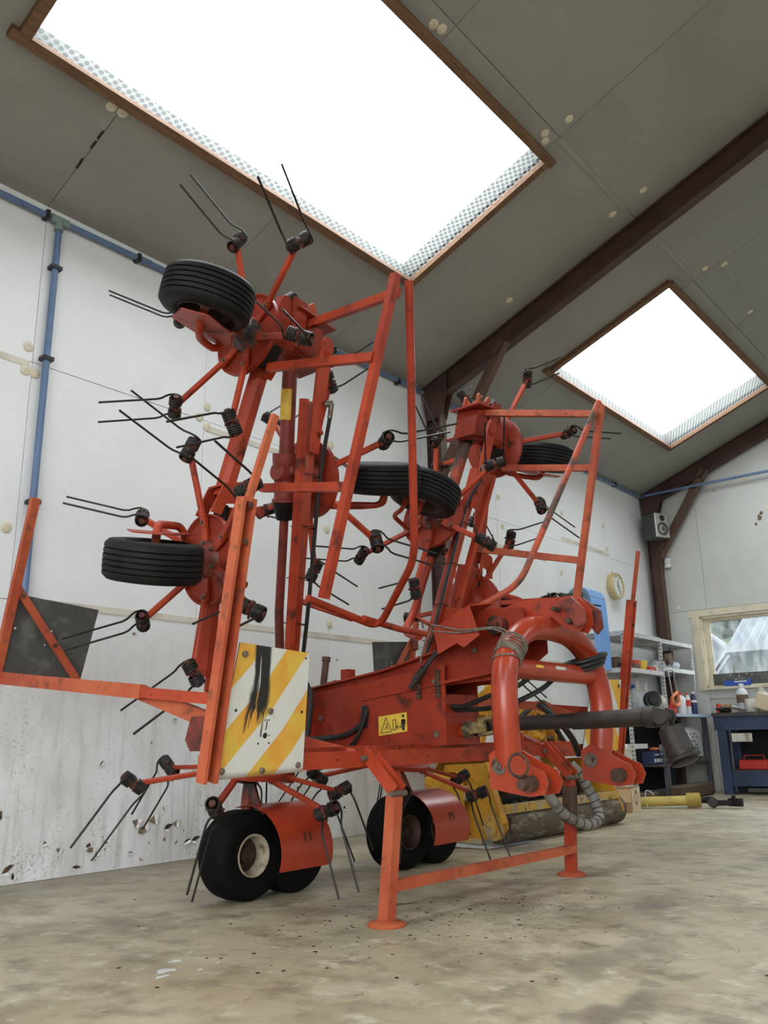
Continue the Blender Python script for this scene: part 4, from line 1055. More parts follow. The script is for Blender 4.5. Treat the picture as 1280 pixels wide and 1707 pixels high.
    part('brace_bolt', MB().tube([P(sd * .76 - .05, 2.42, .635), P(sd * .76 + .05, 2.42, .635)], .012, 8), 'bolt_steel', stb)
part('stand_bar', MB().beam(P(-.76, 2.31, .145), P(.745, 2.30, .135), .040, .040, (0, 0, 1)), 'faded_paint', TD)
part('front_bar', MB().beam(P(-1.62, 2.455, .632), P(1.62, 2.455, .632), .045, .066, (0, 0, 1)), 'red_paint', TD)
mb = MB()
for x in (-.34, -.05, .25, -.95, 1.0): mb.lathe(P(x, 2.4315, .632), (0, -1, 0), [(.005, 0), (.005, .001), (0, .001)], 8)
part('bar_hole', mb, 'black_print', TD)['kind'] = 'stuff'

# --- central frame: box with sticker, top girder, headstock
bs = .14
side = [(3.40, .955), (2.463, 1.06), (2.463, .685), (2.90, .635), (3.196, .596), (3.40, .70)]
for e in (-1, 1):
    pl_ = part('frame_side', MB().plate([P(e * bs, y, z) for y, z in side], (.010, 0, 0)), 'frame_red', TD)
    if e < 0:
        st = part('warning_sticker', MB().plate([P(-bs - .0062, y, z) for y, z in ((2.89, .825), (2.703, .842), (2.702, .749), (2.888, .729))], (.001, 0, 0)), 'yellow_sticker', pl_, 'yellow warning sticker with crush hazard pictograms')
        def sp_(u, v): return P(-bs - .0075, 2.89 - .187 * u, .729 + .02 * u + (.096 - .003 * u) * v)
        mb = MB()
        def line(a, b, w=.0035): mb.beam(sp_(*a), sp_(*b), .0008, w, V(0, (sp_(*b) - sp_(*a)).z, -(sp_(*b) - sp_(*a)).y))
        for a, b in (((.08, .12), (.28, .88)), ((.28, .88), (.48, .12)), ((.48, .12), (.08, .12)), ((.24, .28), (.33, .50)), ((.33, .50), (.25, .58)), ((.30, .40), (.38, .25)),
                     ((.52, .18), (.52, .70)), ((.52, .70), (.62, .70)), ((.62, .70), (.62, .18)), ((.62, .18), (.52, .18)), ((.64, .30), (.82, .30)), ((.64, .30), (.68, .40)), ((.64, .30), (.68, .20)), ((.82, .30), (.78, .40)), ((.82, .30), (.78, .20))):
            line(a, b)
        for a, b, w in (((.88, .08), (.88, .66), .016), ((.82, .62), (.94, .62), .008), ((.82, .62), (.82, .38), .005), ((.94, .62), (.94, .38), .005), ((.88, .76), (.88, .90), .014)): line(a, b, w)
        o_ = part('sticker_print', mb, 'black_print', pl_); o_['kind'] = 'stuff'
    for y, z in ((2.52, .73), (3.30, .83), (2.52, .98)): part('frame_bolt', MB().lathe(P(e * (bs + .005), y, z), (e, 0, 0), [(.016, 0), (.016, .008), (0, .008)], 8), 'bolt_steel', pl_)
mb = MB(); 
for a, b in (((3.40, .955), (2.463, 1.06)), ((2.463, .685), (2.90, .635)), ((2.90, .635), (3.196, .596))):
    mb.plate([P(-bs, *a), P(-bs, *b), P(bs, *b), P(bs, *a)], (0, .002, .010))
mb.plate([P(-bs, 2.47, .69), P(-bs, 2.47, .92), P(bs, 2.47, .92), P(bs, 2.47, .69)], (0, .01, 0))
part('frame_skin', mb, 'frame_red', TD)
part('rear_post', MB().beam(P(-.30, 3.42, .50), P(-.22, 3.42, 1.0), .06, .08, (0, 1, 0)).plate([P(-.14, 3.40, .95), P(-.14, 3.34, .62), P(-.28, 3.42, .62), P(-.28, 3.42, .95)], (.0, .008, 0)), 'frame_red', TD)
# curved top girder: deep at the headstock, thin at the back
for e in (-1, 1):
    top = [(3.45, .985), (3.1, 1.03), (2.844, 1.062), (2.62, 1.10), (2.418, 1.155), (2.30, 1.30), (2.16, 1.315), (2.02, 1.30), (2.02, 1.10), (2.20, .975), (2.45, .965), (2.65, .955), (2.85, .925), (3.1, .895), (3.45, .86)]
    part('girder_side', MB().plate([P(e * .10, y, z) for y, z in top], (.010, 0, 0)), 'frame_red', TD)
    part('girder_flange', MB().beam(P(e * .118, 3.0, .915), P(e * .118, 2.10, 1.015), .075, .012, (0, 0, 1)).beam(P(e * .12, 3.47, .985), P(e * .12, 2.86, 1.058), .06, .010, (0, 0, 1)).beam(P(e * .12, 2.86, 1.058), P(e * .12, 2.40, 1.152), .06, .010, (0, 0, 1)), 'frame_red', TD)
    for y in (2.62, 2.50):
        mb = MB(); mb.lathe(P(e * .15, y, .975), (0, 0, -1), [(.02, -.06), (.012, -.05), (.012, 0), (.017, .002), (.017, .015), (.012, .02), (.017, .03), (.012, .035), (.017, .045), (.012, .05), (.016, .07), (0, .07)], 10)
        part('spring_bolt', mb, 'rusty_steel', TD)
    part('girder_stud', MB().lathe(P(e * .108, 2.30, 1.12), (e, 0, 0), [(.014, 0), (.014, .008), (0, .008)], 8), 'bolt_steel', TD)
# folded sheet cover beside the tower
part('tower_cover', MB().plate([P(-.26, 2.43, 1.225), P(-.26, 2.22, 1.315), P(-.26, 2.17, 1.17), P(-.26, 2.26, 1.12), P(-.26, 2.30, 1.145), P(-.26, 2.41, 1.10)], (.006, 0, 0)).plate([P(-.26, 2.43, 1.225), P(-.26, 2.22, 1.315), P(-.10, 2.19, 1.34), P(-.10, 2.42, 1.25)], (0, .003, .006)), 'red_gloss', TD)
part('drum_cover', MB().lathe(P(.62, 2.95, 1.28), (1, -.1, 0), [(.0, -.01), (.20, -.01), (.205, .03), (.16, .05), (0, .06)], 32), 'red_paint', TD)
# top-link bracket: two shaped cheeks
for e in (-.045, .045):
    mb = MB(); mb.plate([P(e, y, z) for y, z in ((2.25, 1.29), (2.10, 1.335), (1.98, 1.345), (1.88, 1.335), (1.80, 1.335), (1.745, 1.275), (1.745, 1.20), (1.775, 1.165), (1.84, 1.19), (1.90, 1.245), (2.02, 1.225), (2.20, 1.20))], (.012, 0, 0))
    part('top_link_cheek', mb, 'red_gloss', TD)
part('top_link_pin', MB().tube([P(-.115, 1.86, 1.275), P(.115, 1.86, 1.275)], .012, 10), 'rusty_steel', TD)
part('top_link_pin', MB().tube([P(-.10, 1.80, 1.215), P(.08, 1.80, 1.215)], .014, 10), 'rusty_steel', TD)
part('latch_hook', MB().plate([P(.075, y, z) for y, z in ((1.90, 1.33), (1.80, 1.34), (1.715, 1.27), (1.71, 1.19), (1.74, 1.16), (1.77, 1.20), (1.78, 1.26), (1.86, 1.28))], (.016, 0, 0)), 'greasy_red', TD)
part('latch_hook', MB().plate([P(-.075, y, z) for y, z in ((1.86, 1.31), (1.78, 1.32), (1.72, 1.26), (1.72, 1.20), (1.77, 1.18), (1.80, 1.25))], (.010, 0, 0)), 'greasy_red', TD)
part('pivot_boss', MB().tube([P(-.16, 2.15, 1.225), P(.16, 2.15, 1.225)], .045, 16).tube([P(-.18, 2.15, 1.225), P(.18, 2.15, 1.225)], .022, 12), 'greasy_red', TD)
# A-frame of bent tube
hf = [(-.412, 1.955, .545), (-.430, 1.945, .64), (-.452, 1.935, .80), (-.447, 1.935, .92), (-.408, 1.94, 1.035), (-.32, 1.942, 1.125), (-.20, 1.945, 1.18), (-.07, 1.948, 1.198)]
path = [P(*p) for p in hf] + [P(-a, y, z) for a, y, z in hf[::-1]]
AF = part('headstock', MB().tube(smooth_path(path, 4), .056, 22), 'red_gloss', TD)
part('headstock_tie', MB().tube([P(-.43, 1.952, 1.0), P(.43, 1.952, 1.0)], .045, 20), 'red_gloss', TD)
part('small_sticker', MB().plate([P(-.22 + .05 * i, 1.952 - .0455, 1.0 + .018 * j) for i, j in ((0, .4), (1.4, .4), (1.4, 1.0), (0, 1.0))], (0, .001, .001)), 'yellow_sticker', AF)
part('small_sticker', MB().plate([P(-.04 + .05 * i, 1.952 - .0455, 1.0 + .018 * j) for i, j in ((0, .4), (2.0, .4), (2.0, 1.2), (0, 1.2))], (0, .001, .001)), 'dirty_white', AF)
for e in (-1, 1):
    for o in (-.052, .062):
        mb = MB(); a = e * .412 + o
        mb.plate([P(a, y, z) for y, z in ((2.015, .505), (2.015, .640), (1.96, .672), (1.81, .595), (1.765, .575), (1.745, .530), (1.765, .485), (1.83, .475), (1.93, .49))], (.012, 0, 0))
        part('pin_plate', mb, 'red_gloss', TD)
    part('linch_pin', MB().tube([P(e * .412 - (.15 if e < 0 else .09), 1.815, .528), P(e * .412 + .10, 1.815, .528)], .020, 12).tube([P(e * .412 - .11 * 1, 1.815, .528), P(e * .412 - .055, 1.815, .528)], .032, 14), 'rusty_steel', TD)
    part('plate_bolt', MB().tube([P(e * .412 - .075, 1.965, .595), P(e * .412 + .09, 1.965, .595)], .017, 10).lathe(P(e * .412 - .060, 1.965, .595), (-1, 0, 0), [(.036, 0), (.036, .004), (0, .004)], 14), 'bolt_steel', TD)
    part('tab', MB().box(P(e * .412 + .08, 1.94, .68), (.012, .02, .09)), 'red_paint', TD)
mb = MB(); c = P(-.545, 1.83, .60)
mb.tube([c + V(.0, .045 * math.cos(t), .045 * math.sin(t)) for t in [2 * pi * k / 14 for k in range(14)]], .006, 6, True)
mb.tube([c + V(0, 0, -.04), c + V(.01, .01, -.09)], .006, 6)
part('clip_ring', mb, 'rusty_steel', TD)

# --- drive shaft from the gearbox out through the headstock
sh_ = part('drive_shaft', MB().tube([P(0, 2.28, .77), P(0, 1.50, .781)], .034, 16).tube([P(0, 1.86, .774), P(0, 1.50, .781)], .038, 16), 'dark_steel', TD)
part('shaft_flange', MB().lathe(P(0, 2.50, .742), (0, -1, .05), [(.075, -.02), (.080, -.01), (.080, .006), (.03, .01), (.03, .05), (.018, .05), (.018, .12), (0, .12)], 24), 'red_paint', TD)
mb = MB(); mb.lathe(P(0, 2.455, .748), (0, -1, .06), [(.032, 0), (.040, .01), (.040, .03), (.030, .04), (.030, .07), (0, .07)], 16)
for e in (-1, 1):
    mb.beam(P(e * .035, 2.40, .755), P(e * .035, 2.31, .765), .016, .055, (0, 0, 1)); mb.beam(P(0, 2.36, .76 + e * .036), P(0, 2.27, .77 + e * .036), .050, .016, (0, 0, 1))
mb.lathe(P(-.05, 2.335, .763), (1, 0, 0), [(.022, 0), (.022, .1), (0, .1)], 14)
part('universal_joint', mb, 'joint_dirty', sh_)
part('joint_grease', MB().lathe(P(0, 2.40, .752), (0, -1, .06), [(.02, 0), (.036, .01), (.034, .07), (.02, .09), (0, .09)], 12), 'black_grease', sh_)
mb = MB(); mb.lathe(P(0, 1.52, .781), (0, -1, 0), [(.040, 0), (.046, .006), (.046, .05), (.040, .055), (.036, .10), (0, .10)], 18)
mb.lathe(P(-.055, 1.435, .782), (1, 0, 0), [(.033, 0), (.033, .018), (.026, .018), (.026, .09), (.033, .09), (.033, .11), (.024, .11), (.024, .104), (0, .104)], 18)
part('end_yoke', mb, 'dark_steel', sh_)
# bell cone hanging from the end joint
ax = (P(0, 1.375, .615) - P(0, 1.43, .77)).normalized()
mb = MB()
for e in (-.032, .032): mb.beam(P(e, 1.43, .79), P(e, 1.415, .715), .012, .03, (0, 1, 0))
mb.lathe(P(0, 1.415, .735), ax, [(.02, 0), (.050, .0), (.054, .012), (.058, .09), (.062, .105)], 12)
for k in range(12):
    pass
mb.lathe(P(0, 1.415, .735), ax, [(.062, .105), (.060, .118), (.072, .124), (.075, .134), (.055, .142), (.060, .150), (.04, .158), (0, .158)], 20)
part('bell_guard', mb, 'dark_steel', sh_)

# --- cross frame carrying the middle rotors, gearboxes and links
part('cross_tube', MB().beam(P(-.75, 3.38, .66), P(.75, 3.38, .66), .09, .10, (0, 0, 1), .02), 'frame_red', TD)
for cx in (-.648, .532):
    mb = MB(); mb.lathe(P(cx, 3.335, .60), (0, -.186, .983), [(.07, 0), (.085, .03), (.07, .10), (.05, .13), (0, .13)], 18)
    part('gearbox', mb, 'greasy_red', TD)
for e in (-1, 1):
    part('hinge_arm', MB().beam(P(e * .62, 3.30, .68), W(e * .535, 1.05, -.08), .07, .05, (0, 1, 0), .01), 'red_paint', TD)
    part('brace_plate', MB().plate([P(e * .72, 3.34, .64), P(e * .98, 3.26, .95), P(e * 1.0, 3.22, 1.10), P(e * .93, 3.20, 1.10), P(e * .60, 3.28, .74)], (0, .014, .004)), 'red_paint', TD)
    part('stay', MB().beam(P(e * .14, 2.60, .66), P(e * 1.12, 2.47, .655), .035, .055, (0, 0, 1)), 'red_paint', TD)
    part('stay', MB().beam(P(e * .80, 2.47, .640), P(e * .97, 2.80, .735), .04, .060, (0, 0, 1)), 'red_paint', TD)
part('lift_cylinder', MB().tube([P(.0, 3.40, 1.165), P(-.03, 3.40, .98)], .020, 12).lathe(P(.0, 3.40, 1.165), (.15, 0, 1), [(.026, -.012), (.026, .012), (0, .012)], 12), 'rusty_steel', TD)
part('pivot_lug', MB().box(P(.13, 3.35, 1.06), (.06, .06, .10)), 'red_paint', TD)
part('reflector', MB().cbox(P(1.545, 3.94, 1.42), (.05, .04, .11), .012), 'dark_red', TD)

# --- hoses, cords and bindings
def hose(nm, pts, r, m, k=6, n=8): return part(nm, MB().tube(smooth_path([P(*p) for p in pts], k), r, n), m, TD)
hose('hydraulic_hose', [(-.20, 2.56, 1.03), (-.18, 2.50, 1.10), (-.15, 2.40, 1.19), (-.14, 2.33, 1.27)], .013, 'hose_rubber')
part('hose_coupling', MB().tube([P(-.205, 2.60, .985), P(-.20, 2.545, 1.045)], .020, 12).tube([P(-.208, 2.63, .955), P(-.205, 2.60, .985)], .013, 10), 'dark_steel', TD)
hose('hydraulic_hose', [(-.30, 3.30, .72), (-.19, 3.20, .725), (-.165, 3.08, .745), (-.15, 2.985, .80)], .014, 'hose_rubber')
hose('hydraulic_hose', [(-.155, 3.10, .66), (-.17, 3.02, .72), (-.16, 2.98, .80), (-.15, 2.96, .86)], .011, 'hose_rubber')
hose('hydraulic_hose', [(-.10, 2.46, .86), (-.10, 2.38, .86), (-.12, 2.22, .90), (-.10, 2.10, .93), (0, 1.98, 1.03)], .012, 'hose_rubber')
hose('hydraulic_hose', [(-.07, 2.46, .845), (-.05, 2.30, .845), (-.06, 2.15, .86), (0, 2.02, .92), (.1, 1.99, .98)], .012, 'hose_rubber')
hose('hydraulic_hose', [(.12, 2.10, .86), (.20, 2.06, .80), (.32, 2.04, .70), (.40, 2.05, .62)], .016, 'hose_rubber')
hose('hydraulic_hose', [(-.30, 3.26, 1.01), (-.30, 3.235, .96), (-.30, 3.228, .88), (-.30, 3.25, .74)], .014, 'hose_rubber')
part('frame_slot', MB().bx(XC - bs - .0065, XC - bs - .004, 2.965, 3.005, .77, .885), 'black_print', TD)
for k in range(3):     # coil of black hose hung over the far shoulder of the headstock
    c = P(.33, 1.94, 1.055)
    part('coiled_hose', MB().tube([c + V((.085 + .01 * k) * math.cos(t), (.085 + .008 * k) * math.sin(t), .02 * k - .018 + .028 * math.cos(t + .5)) for t in [2 * pi * q / 20 for q in range(20)]], .011, 8, True), 'hose_rubber', TD)
for k in range(9):     # cord bound round the near shoulder
    t = .285 + .012 * k
    i = 3.95 + k * .105; a = V(path[int(i)]).lerp(V(path[int(i) + 1]), i - int(i)); d = (V(path[int(i) + 1]) - V(path[int(i)])).normalized()
    s_ = d.cross(V(0, 1, 0)).normalized(); u_ = d.cross(s_)
    part('cord_turn', MB().tube([a + (s_ * math.cos(w) + u_ * math.sin(w)) * .0615 + d * (.006 * math.sin(w + k)) for w in [2 * pi * q / 20 for q in range(20)]], .0045, 6, True), 'rope', TD)
hose('cord', [(-.36, 1.90, 1.12), (-.30, 2.05, 1.19), (-.28, 2.25, 1.20), (-.27, 2.40, 1.235), (-.22, 2.48, 1.25)], .004, 'rope')
hose('cord', [(-.36, 1.91, 1.11), (-.30, 2.07, 1.185), (-.275, 2.27, 1.19), (-.26, 2.44, 1.215)], .004, 'rope')
hose('cord', [(-.24, 2.46, 1.235), (-.22, 2.52, 1.16), (-.20, 2.57, 1.07)], .004, 'rope')
hose('cord', [(-.5, 3.30, .98), (-.2, 3.38, .985), (-.13, 3.2, 1.03)], .003, 'rope')
hose('tension_spring', [(-.42, 3.3, .99), (-.38, 3.28, .93)], .012, 'rusty_steel', 2)
# taped hose looping down behind the far stand leg
tp = [(.43, 2.32, .60), (.50, 2.32, .49), (.57, 2.32, .40), (.66, 2.30, .315), (.76, 2.27, .265), (.86, 2.24, .25), (.93, 2.23, .285), (.945, 2.25, .35), (.92, 2.28, .43), (.88, 2.30, .50), (.85, 2.34, .56)]
th = hose('taped_hose', tp, .029, 'tape_grey', 6, 12)
sp = smooth_path([P(*p) for p in tp], 6)
mb = MB()
for k in range(16, 56, 3):
    d = (sp[k + 1] - sp[k - 1]).normalized(); mb.lathe(sp[k], d, [(.0305, -.003), (.0305, .003)], 12, caps=False)
o = part('tape_edge', mb, 'black_plastic', th); o['kind'] = 'stuff'
# ------------------------------------------------------------------ yellow flail mower behind the tedder
MW = thing('flail_mower', (6.1, 3.55, 0), 'yellow flail mower with muddy rear roller parked behind the tedder', 'mower')
x0, x1 = 5.17, 6.98
RR = .118
mb = MB(); K = 26
prf = [(0, 0), (RR * .9, 0), (RR, .01)] + [(RR * (1 + random.uniform(-.035, .03)), .03 + (x1 - x0 - .03) * k / K) for k in range(K)] + [(RR, x1 - x0), (RR * .85, x1 - x0 + .02), (0, x1 - x0 + .02)]
mb.lathe((x0 + .08, 3.36, RR), (1, 0, 0), prf, 22, caps=False); part('roller', mb, 'roller_dirt', MW)
sp1 = [(3.80, .40), (3.735, .53), (3.36, .545), (3.345, .43), (3.30, .30), (3.23, .12), (3.29, .05), (3.65, .03), (3.80, .09), (3.90, .28)]
part('side_plate', MB().plate([(x0, y, z) for y, z in sp1], (.012, 0, 0)), 'mower_yellow', MW)
part('side_plate', MB().plate([(x1, y, z) for y, z in sp1], (.012, 0, 0)), 'mower_yellow', MW)
part('edge_strap', MB().beam((x0 - .02, 3.37, .55), (x0 - .02, 3.34, .42), .05, .02, (0, 1, 0)).beam((x0 - .02, 3.34, .42), (x0 - .02, 3.245, .15), .06, .02, (0, 1, 0)), 'mower_yellow', MW)
mb = MB(); mb.lathe((x0 - .03, 3.34, .12), (-1, 0, 0), [(.085, -.03), (.085, .0), (.05, .01), (.05, .04), (.03, .05), (0, .05)], 18)
for k in range(5):
    a = 2 * pi * k / 5; mb.lathe((x0 - .03, 3.34 + .066 * math.cos(a), .12 + .066 * math.sin(a)), (-1, 0, 0), [(.012, -.01), (.012, .014), (0, .014)], 6)
part('roller_bearing', mb, 'mower_dirty', MW)
mb = MB(); mb.cbox((x0 - .05, 3.72, .27), (.09, .34, .42), .04); part('belt_guard', mb, 'mower_yellow', MW)
part('skid', MB().beam((x0 - .03, 3.86, .30), (x0 - .03, 3.70, .03), .05, .04, (0, 1, 0)).beam((x0 - .03, 3.70, .03), (x0 - .03, 3.42, .03), .05, .03, (0, 0, 1)), 'mower_dirty', MW)
for dy, dz in ((3.62, .42), (3.66, .30), (3.55, .34)):
    part('bracket', MB().cbox((x0 - .03, dy, dz), (.05, .05, .10), .008), 'mower_dirty', MW)
part('front_bar', MB().beam((x0 + .03, 3.30, .235), (x1, 3.30, .235), .07, .055, (0, 0, 1)), 'mower_dirty', MW)
part('hood', MB().plate([(x0, 3.95, .30), (x0, 3.80, .55), (x0, 3.42, .60), (x1, 3.42, .60), (x1, 3.80, .55), (x1, 3.95, .30)][0:0] or [(x0, 3.42, .595), (x1, 3.42, .595), (x1, 3.80, .56), (x0, 3.80, .56)], (0, 0, .012)).plate([(x0, 3.80, .56), (x1, 3.80, .56), (x1, 3.97, .25), (x0, 3.97, .25)], (0, .01, .006)), 'mower_yellow', MW)
part('flail_rotor', MB().tube([(x0, 3.60, .27), (x1, 3.60, .27)], .085, 16), 'black_grease', MW)
for k in range(14):
    x = x0 + .1 + k * .125; a = k * 1.3
    part('flail', MB().beam((x, 3.60 + .08 * math.cos(a), .27 + .08 * math.sin(a)), (x + .01, 3.60 + .17 * math.cos(a + .2), max(.06, .27 + .17 * math.sin(a + .2))), .05, .014, (1, 0, 0)), 'rusty_steel', MW)
mb = MB()
for k in range(420):
    x = random.uniform(x0 + .1, x1 - .05); y = random.uniform(3.27, 3.33); d = V(random.uniform(-.05, .05), random.uniform(-.02, .02), random.uniform(-.06, .02))
    mb.beam((x, y, .262), V(x, y, .265) + d, .002, .002)
o = part('dry_grass', mb, 'rope', MW); o['kind'] = 'stuff'
# hitch frame on top
part('hitch_post', MB().beam((5.50, 3.72, .55), (5.86, 3.74, 1.14), .05, .10, (0, 1, 0)).plate([(5.45, 3.74, .95), (5.86, 3.74, 1.15), (5.95, 3.74, 1.10), (5.84, 3.74, .94)], (0, .012, 0)), 'mower_yellow', MW)
part('hitch_post', MB().beam((6.30, 3.74, .55), (6.25, 3.74, 1.02), .05, .09, (0, 1, 0)), 'mower_yellow', MW)
part('hitch_beam', MB().beam((5.6, 3.74, .92), (6.75, 3.74, .90), .08, .07, (0, 0, 1)).beam((6.2, 3.74, .70), (6.85, 3.74, .70), .08, .06, (0, 0, 1)), 'mower_yellow', MW)
part('gearbox', MB().cbox((6.10, 3.70, .72), (.24, .24, .26), .04).lathe((6.10, 3.58, .72), (0, -1, 0), [(.08, 0), (.08, .04), (.03, .04), (.03, .12), (0, .12)], 16), 'mower_yellow', MW)
for xx in (6.42, 6.60):
    part('link_plate', MB().plate([(xx, 3.70, .95), (xx, 3.62, .88), (xx, 3.60, .66), (xx, 3.68, .60), (xx, 3.76, .66)], (.014, 0, 0)), 'mower_yellow', MW)
part('link_pin', MB().tube([(6.34, 3.64, .70), (6.72, 3.64, .70)], .022, 10), 'rusty_steel', MW)
part('stabiliser', MB().beam((6.45, 3.66, .92), (6.93, 3.70, .88), .03, .05, (0, 0, 1)), 'mower_yellow', MW)
part('coulter_disc', MB().lathe((6.80, 3.86, .76), (-.4, -1, 0), [(.0, 0), (.11, .0), (.115, .006), (.11, .012), (0, .012)], 26), 'rusty_steel', MW)
part('hose', MB().tube(smooth_path([(5.9, 3.60, .80), (6.05, 3.50, .95), (6.25, 3.50, .98), (6.35, 3.52, .88), (6.5, 3.5, .70), (6.62, 3.48, .58)], 6), .022, 10), 'hose_rubber', MW)
solo('plastic_sheet', MB().add([(5.0, 3.30, .004), (5.55, 3.22, .004), (5.62, 3.52, .012), (5.25, 3.70, .02), (4.95, 3.55, .008)], [(0, 1, 2, 3, 4)]), 'clear_plastic', 'crumpled pale plastic sheet lying under the yellow mower', 'sheet')

# ------------------------------------------------------------------ floor clutter
b0 = V(8.07, 3.646, 0); e1 = V(-.10, .20, 0); e2 = V(.42, .10, 0); hh = V(0, 0, .215)
BX = thing('cardboard_box', (8.2, 3.78, 0), 'open brown cardboard box on the floor by the yellow shaft', 'box')
e1 = V(-.105, .22, 0)
part('box_side', MB().plate([b0, b0 + e1 * 1.0, b0 + e1 + hh, b0 + hh], (.006, .003, 0)), 'cardboard', BX)
part('box_side', MB().plate([b0, b0 + e2, b0 + e2 + hh, b0 + hh], (-.001, .006, 0)), 'cardboard_pale', BX)
part('box_side', MB().plate([b0 + e1, b0 + e1 + e2, b0 + e1 + e2 + hh, b0 + e1 + hh], (-.001, .006, 0)), 'cardboard', BX)
part('box_side', MB().plate([b0 + e2, b0 + e2 + e1, b0 + e2 + e1 + hh, b0 + e2 + hh], (.006, .003, 0)), 'cardboard', BX)
part('flap', MB().plate([b0 + hh, b0 + e1 + hh, b0 + e1 + V(-.09, -.03, .12), b0 + V(-.09, -.03, .10)], (.003, 0, .003)), 'cardboard', BX)
part('flap', MB().plate([b0 + e1 + hh, b0 + e1 + e2 + hh, b0 + e1 + e2 * .95 + hh + V(0, .03, .13), b0 + e1 + e2 * .05 + hh + V(0, .03, .13)], (0, .004, 0)), 'cardboard', BX)
mb = MB(); n2 = V(.10, -.42, 0).normalized() * .0045
def bq(u, v): return b0 + e2 * u + hh * v + n2
mb.plate([bq(.35, .78), bq(.62, .78), bq(.48, .95)], (0, .001, 0)); mb.plate([bq(.35, .40), bq(.62, .40), bq(.48, .22)], (0, .001, 0))
mb.tube([bq(.48 + .20 * math.cos(t), .59 + .19 * math.sin(t)) for t in [2 * pi * k / 16 for k in range(16)]], .002, 4, True)
part('printed_mark', mb, 'brown_thing', BX)['kind'] = 'stuff'

PT = thing('pto_shaft', (8.76, 3.35, 0), 'loose yellow guarded drive shaft lying on the floor', 'shaft')
A_, B_ = V(8.60, 3.84, .062), V(8.80, 3.385, .075); d = (B_ - A_).normalized()
part('guard_tube', MB().tube([A_, B_], .047, 18), 'pto_yellow', PT)
pr = [(.05, 0)]
for k in range(6): pr += [(.072, .004 + k * .021), (.074, .014 + k * .021), (.062, .018 + k * .021)]
pr += [(.072, .132), (.06, .136)]
part('bellows', MB().lathe(B_ - d * .01, d, pr, 22), 'pto_yellow', PT)
part('yoke', MB().tube([B_ + d * .12, B_ + d * .20], .030, 12).beam(B_ + d * .17 + V(.03, .01, 0), B_ + d * .25 + V(.03, .01, 0), .02, .06).beam(B_ + d * .17 - V(.03, .01, 0), B_ + d * .25 - V(.03, .01, 0), .02, .06), 'black_grease', PT)
part('cross_bearing', MB().lathe(B_ + d * .235 + V(-.07, -.03, -.022), (-1, -.45, 0), [(.05, -.06), (.05, 0), (.042, .004), (.032, .004), (.032, -.006), (.016, -.006), (.016, .002), (0, .002)], 18), 'dark_steel', PT)
f0 = B_ + d * .27 + V(0, 0, -.03)
part('fork', MB().beam(f0 + V(-.02, .03, .0), f0 + V(.05, -.13, .0), .07, .05).box(f0 + V(.07, -.165, .005), (.06, .13, .075)).box(f0 + V(.065, -.15, .045), (.03, .03, .05)), 'black_grease', PT)
part('chain', MB().tube(smooth_path([A_ + d * .06 + V(-.02, -.06, -.055), A_ + d * .08 + V(0, -.02, .09), A_ + d * .14 + V(0, .0, .10), A_ + d * .18 + V(.02, .01, .06)], 6), .004, 6), 'white_plastic', PT)
solo('timber_offcut', MB().cbox((9.24, 4.04, .055), (.46, .10, .10), .01, Matrix.Rotation(-.2, 3, 'Z')), 'old_timber', 'short weathered wood offcut behind the yellow shaft', 'timber')
solo('timber_sleeper', MB().cbox((10.42, 3.93, .075), (1.05, .16, .15), .02), 'old_timber', 'thick dark timber baulk on the floor under the grinder table', 'timber')
solo('white_rag', MB().ball((9.10, 3.80, .035), .07, 9, 6, (1.3, .8, .5)).ball((9.17, 3.78, .03), .05, 8, 5, (1.2, .9, .6)), 'white_plastic', 'crumpled white rag on the floor beside the yellow shaft', 'rag')
BN = thing('waste_bin', (8.86, 4.10, 0), 'pale plastic bin filled with rags beside the shelving', 'bin')
part('body', MB().lathe((8.86, 4.10, 0), (0, 0, 1), [(.115, 0), (.14, .56), (.15, .565), (.15, .59), (.135, .59), (.11, .05), (0, .05)], 20), 'dirty_white', BN)
for dx, dy, dz, r in ((-.04, -.03, .62, .06), (.05, .02, .60, .05), (.0, -.06, .59, .05)):
    part('crumpled_paper', MB().ball((8.86 + dx, 4.10 + dy, dz), r, 7, 5, (1, .9, .9)), 'white_plastic', BN)

# ------------------------------------------------------------------ shelving along the wall
RK = thing('shelf_rack', (10.4, 4.38, 0), 'galvanised slotted-angle shelving rack in the corner by the window', 'shelf rack')
yf, yb = 4.13, 4.60
def upright(x, y, z0, z1, sx, sy):
    mb = MB(); mb.bx(x, x + sx * .035, y, y + sy * .003, z0, z1); mb.bx(x, x + sx * .003, y, y + sy * .035, z0, z1)
    u = part('upright', mb, 'galv_white', RK)
    mb = MB(); k = 0; z = z0 + .04
    while z < z1 - .03:
        yy = y - .0012 if sy > 0 else y + .0012
        mb.bx(x + sx * .012, x + sx * .024, yy - .0006, yy + .0006, z, z + .022)
        xx = x - sx * .0012; mb.bx(xx - .0006, xx + .0006, y + sy * .012, y + sy * .024, z, z + .022); z += .045
    o = part('slot', mb, 'black_print', u); o['kind'] = 'stuff'
upright(9.32, yf, 0, 1.90, 1, 1); upright(9.32, yb, 0, 1.90, 1, -1)
upright(10.40, yf, .98, 1.88, 1, 1); upright(10.40, yb, .98, 1.88, 1, -1); upright(11.47, yf, .98, 1.88, -1, 1); upright(11.47, yb, .98, 1.88, -1, -1)
def shelf(xa, xb, z, dpt=yf):
    mb = MB(); mb.bx(xa, xb, dpt, yb, z - .012, z); mb.bx(xa, xb, dpt - .002, dpt + .002, z - .05, z + .002); mb.bx(xa, xb, yb - .004, yb, z - .05, z); mb.bx(xa - .001, xa + .003, dpt, yb, z - .05, z + .002); mb.bx(xb - .003, xb + .001, dpt, yb, z - .05, z + .002)
    part('shelf', mb, 'galv_white', RK)
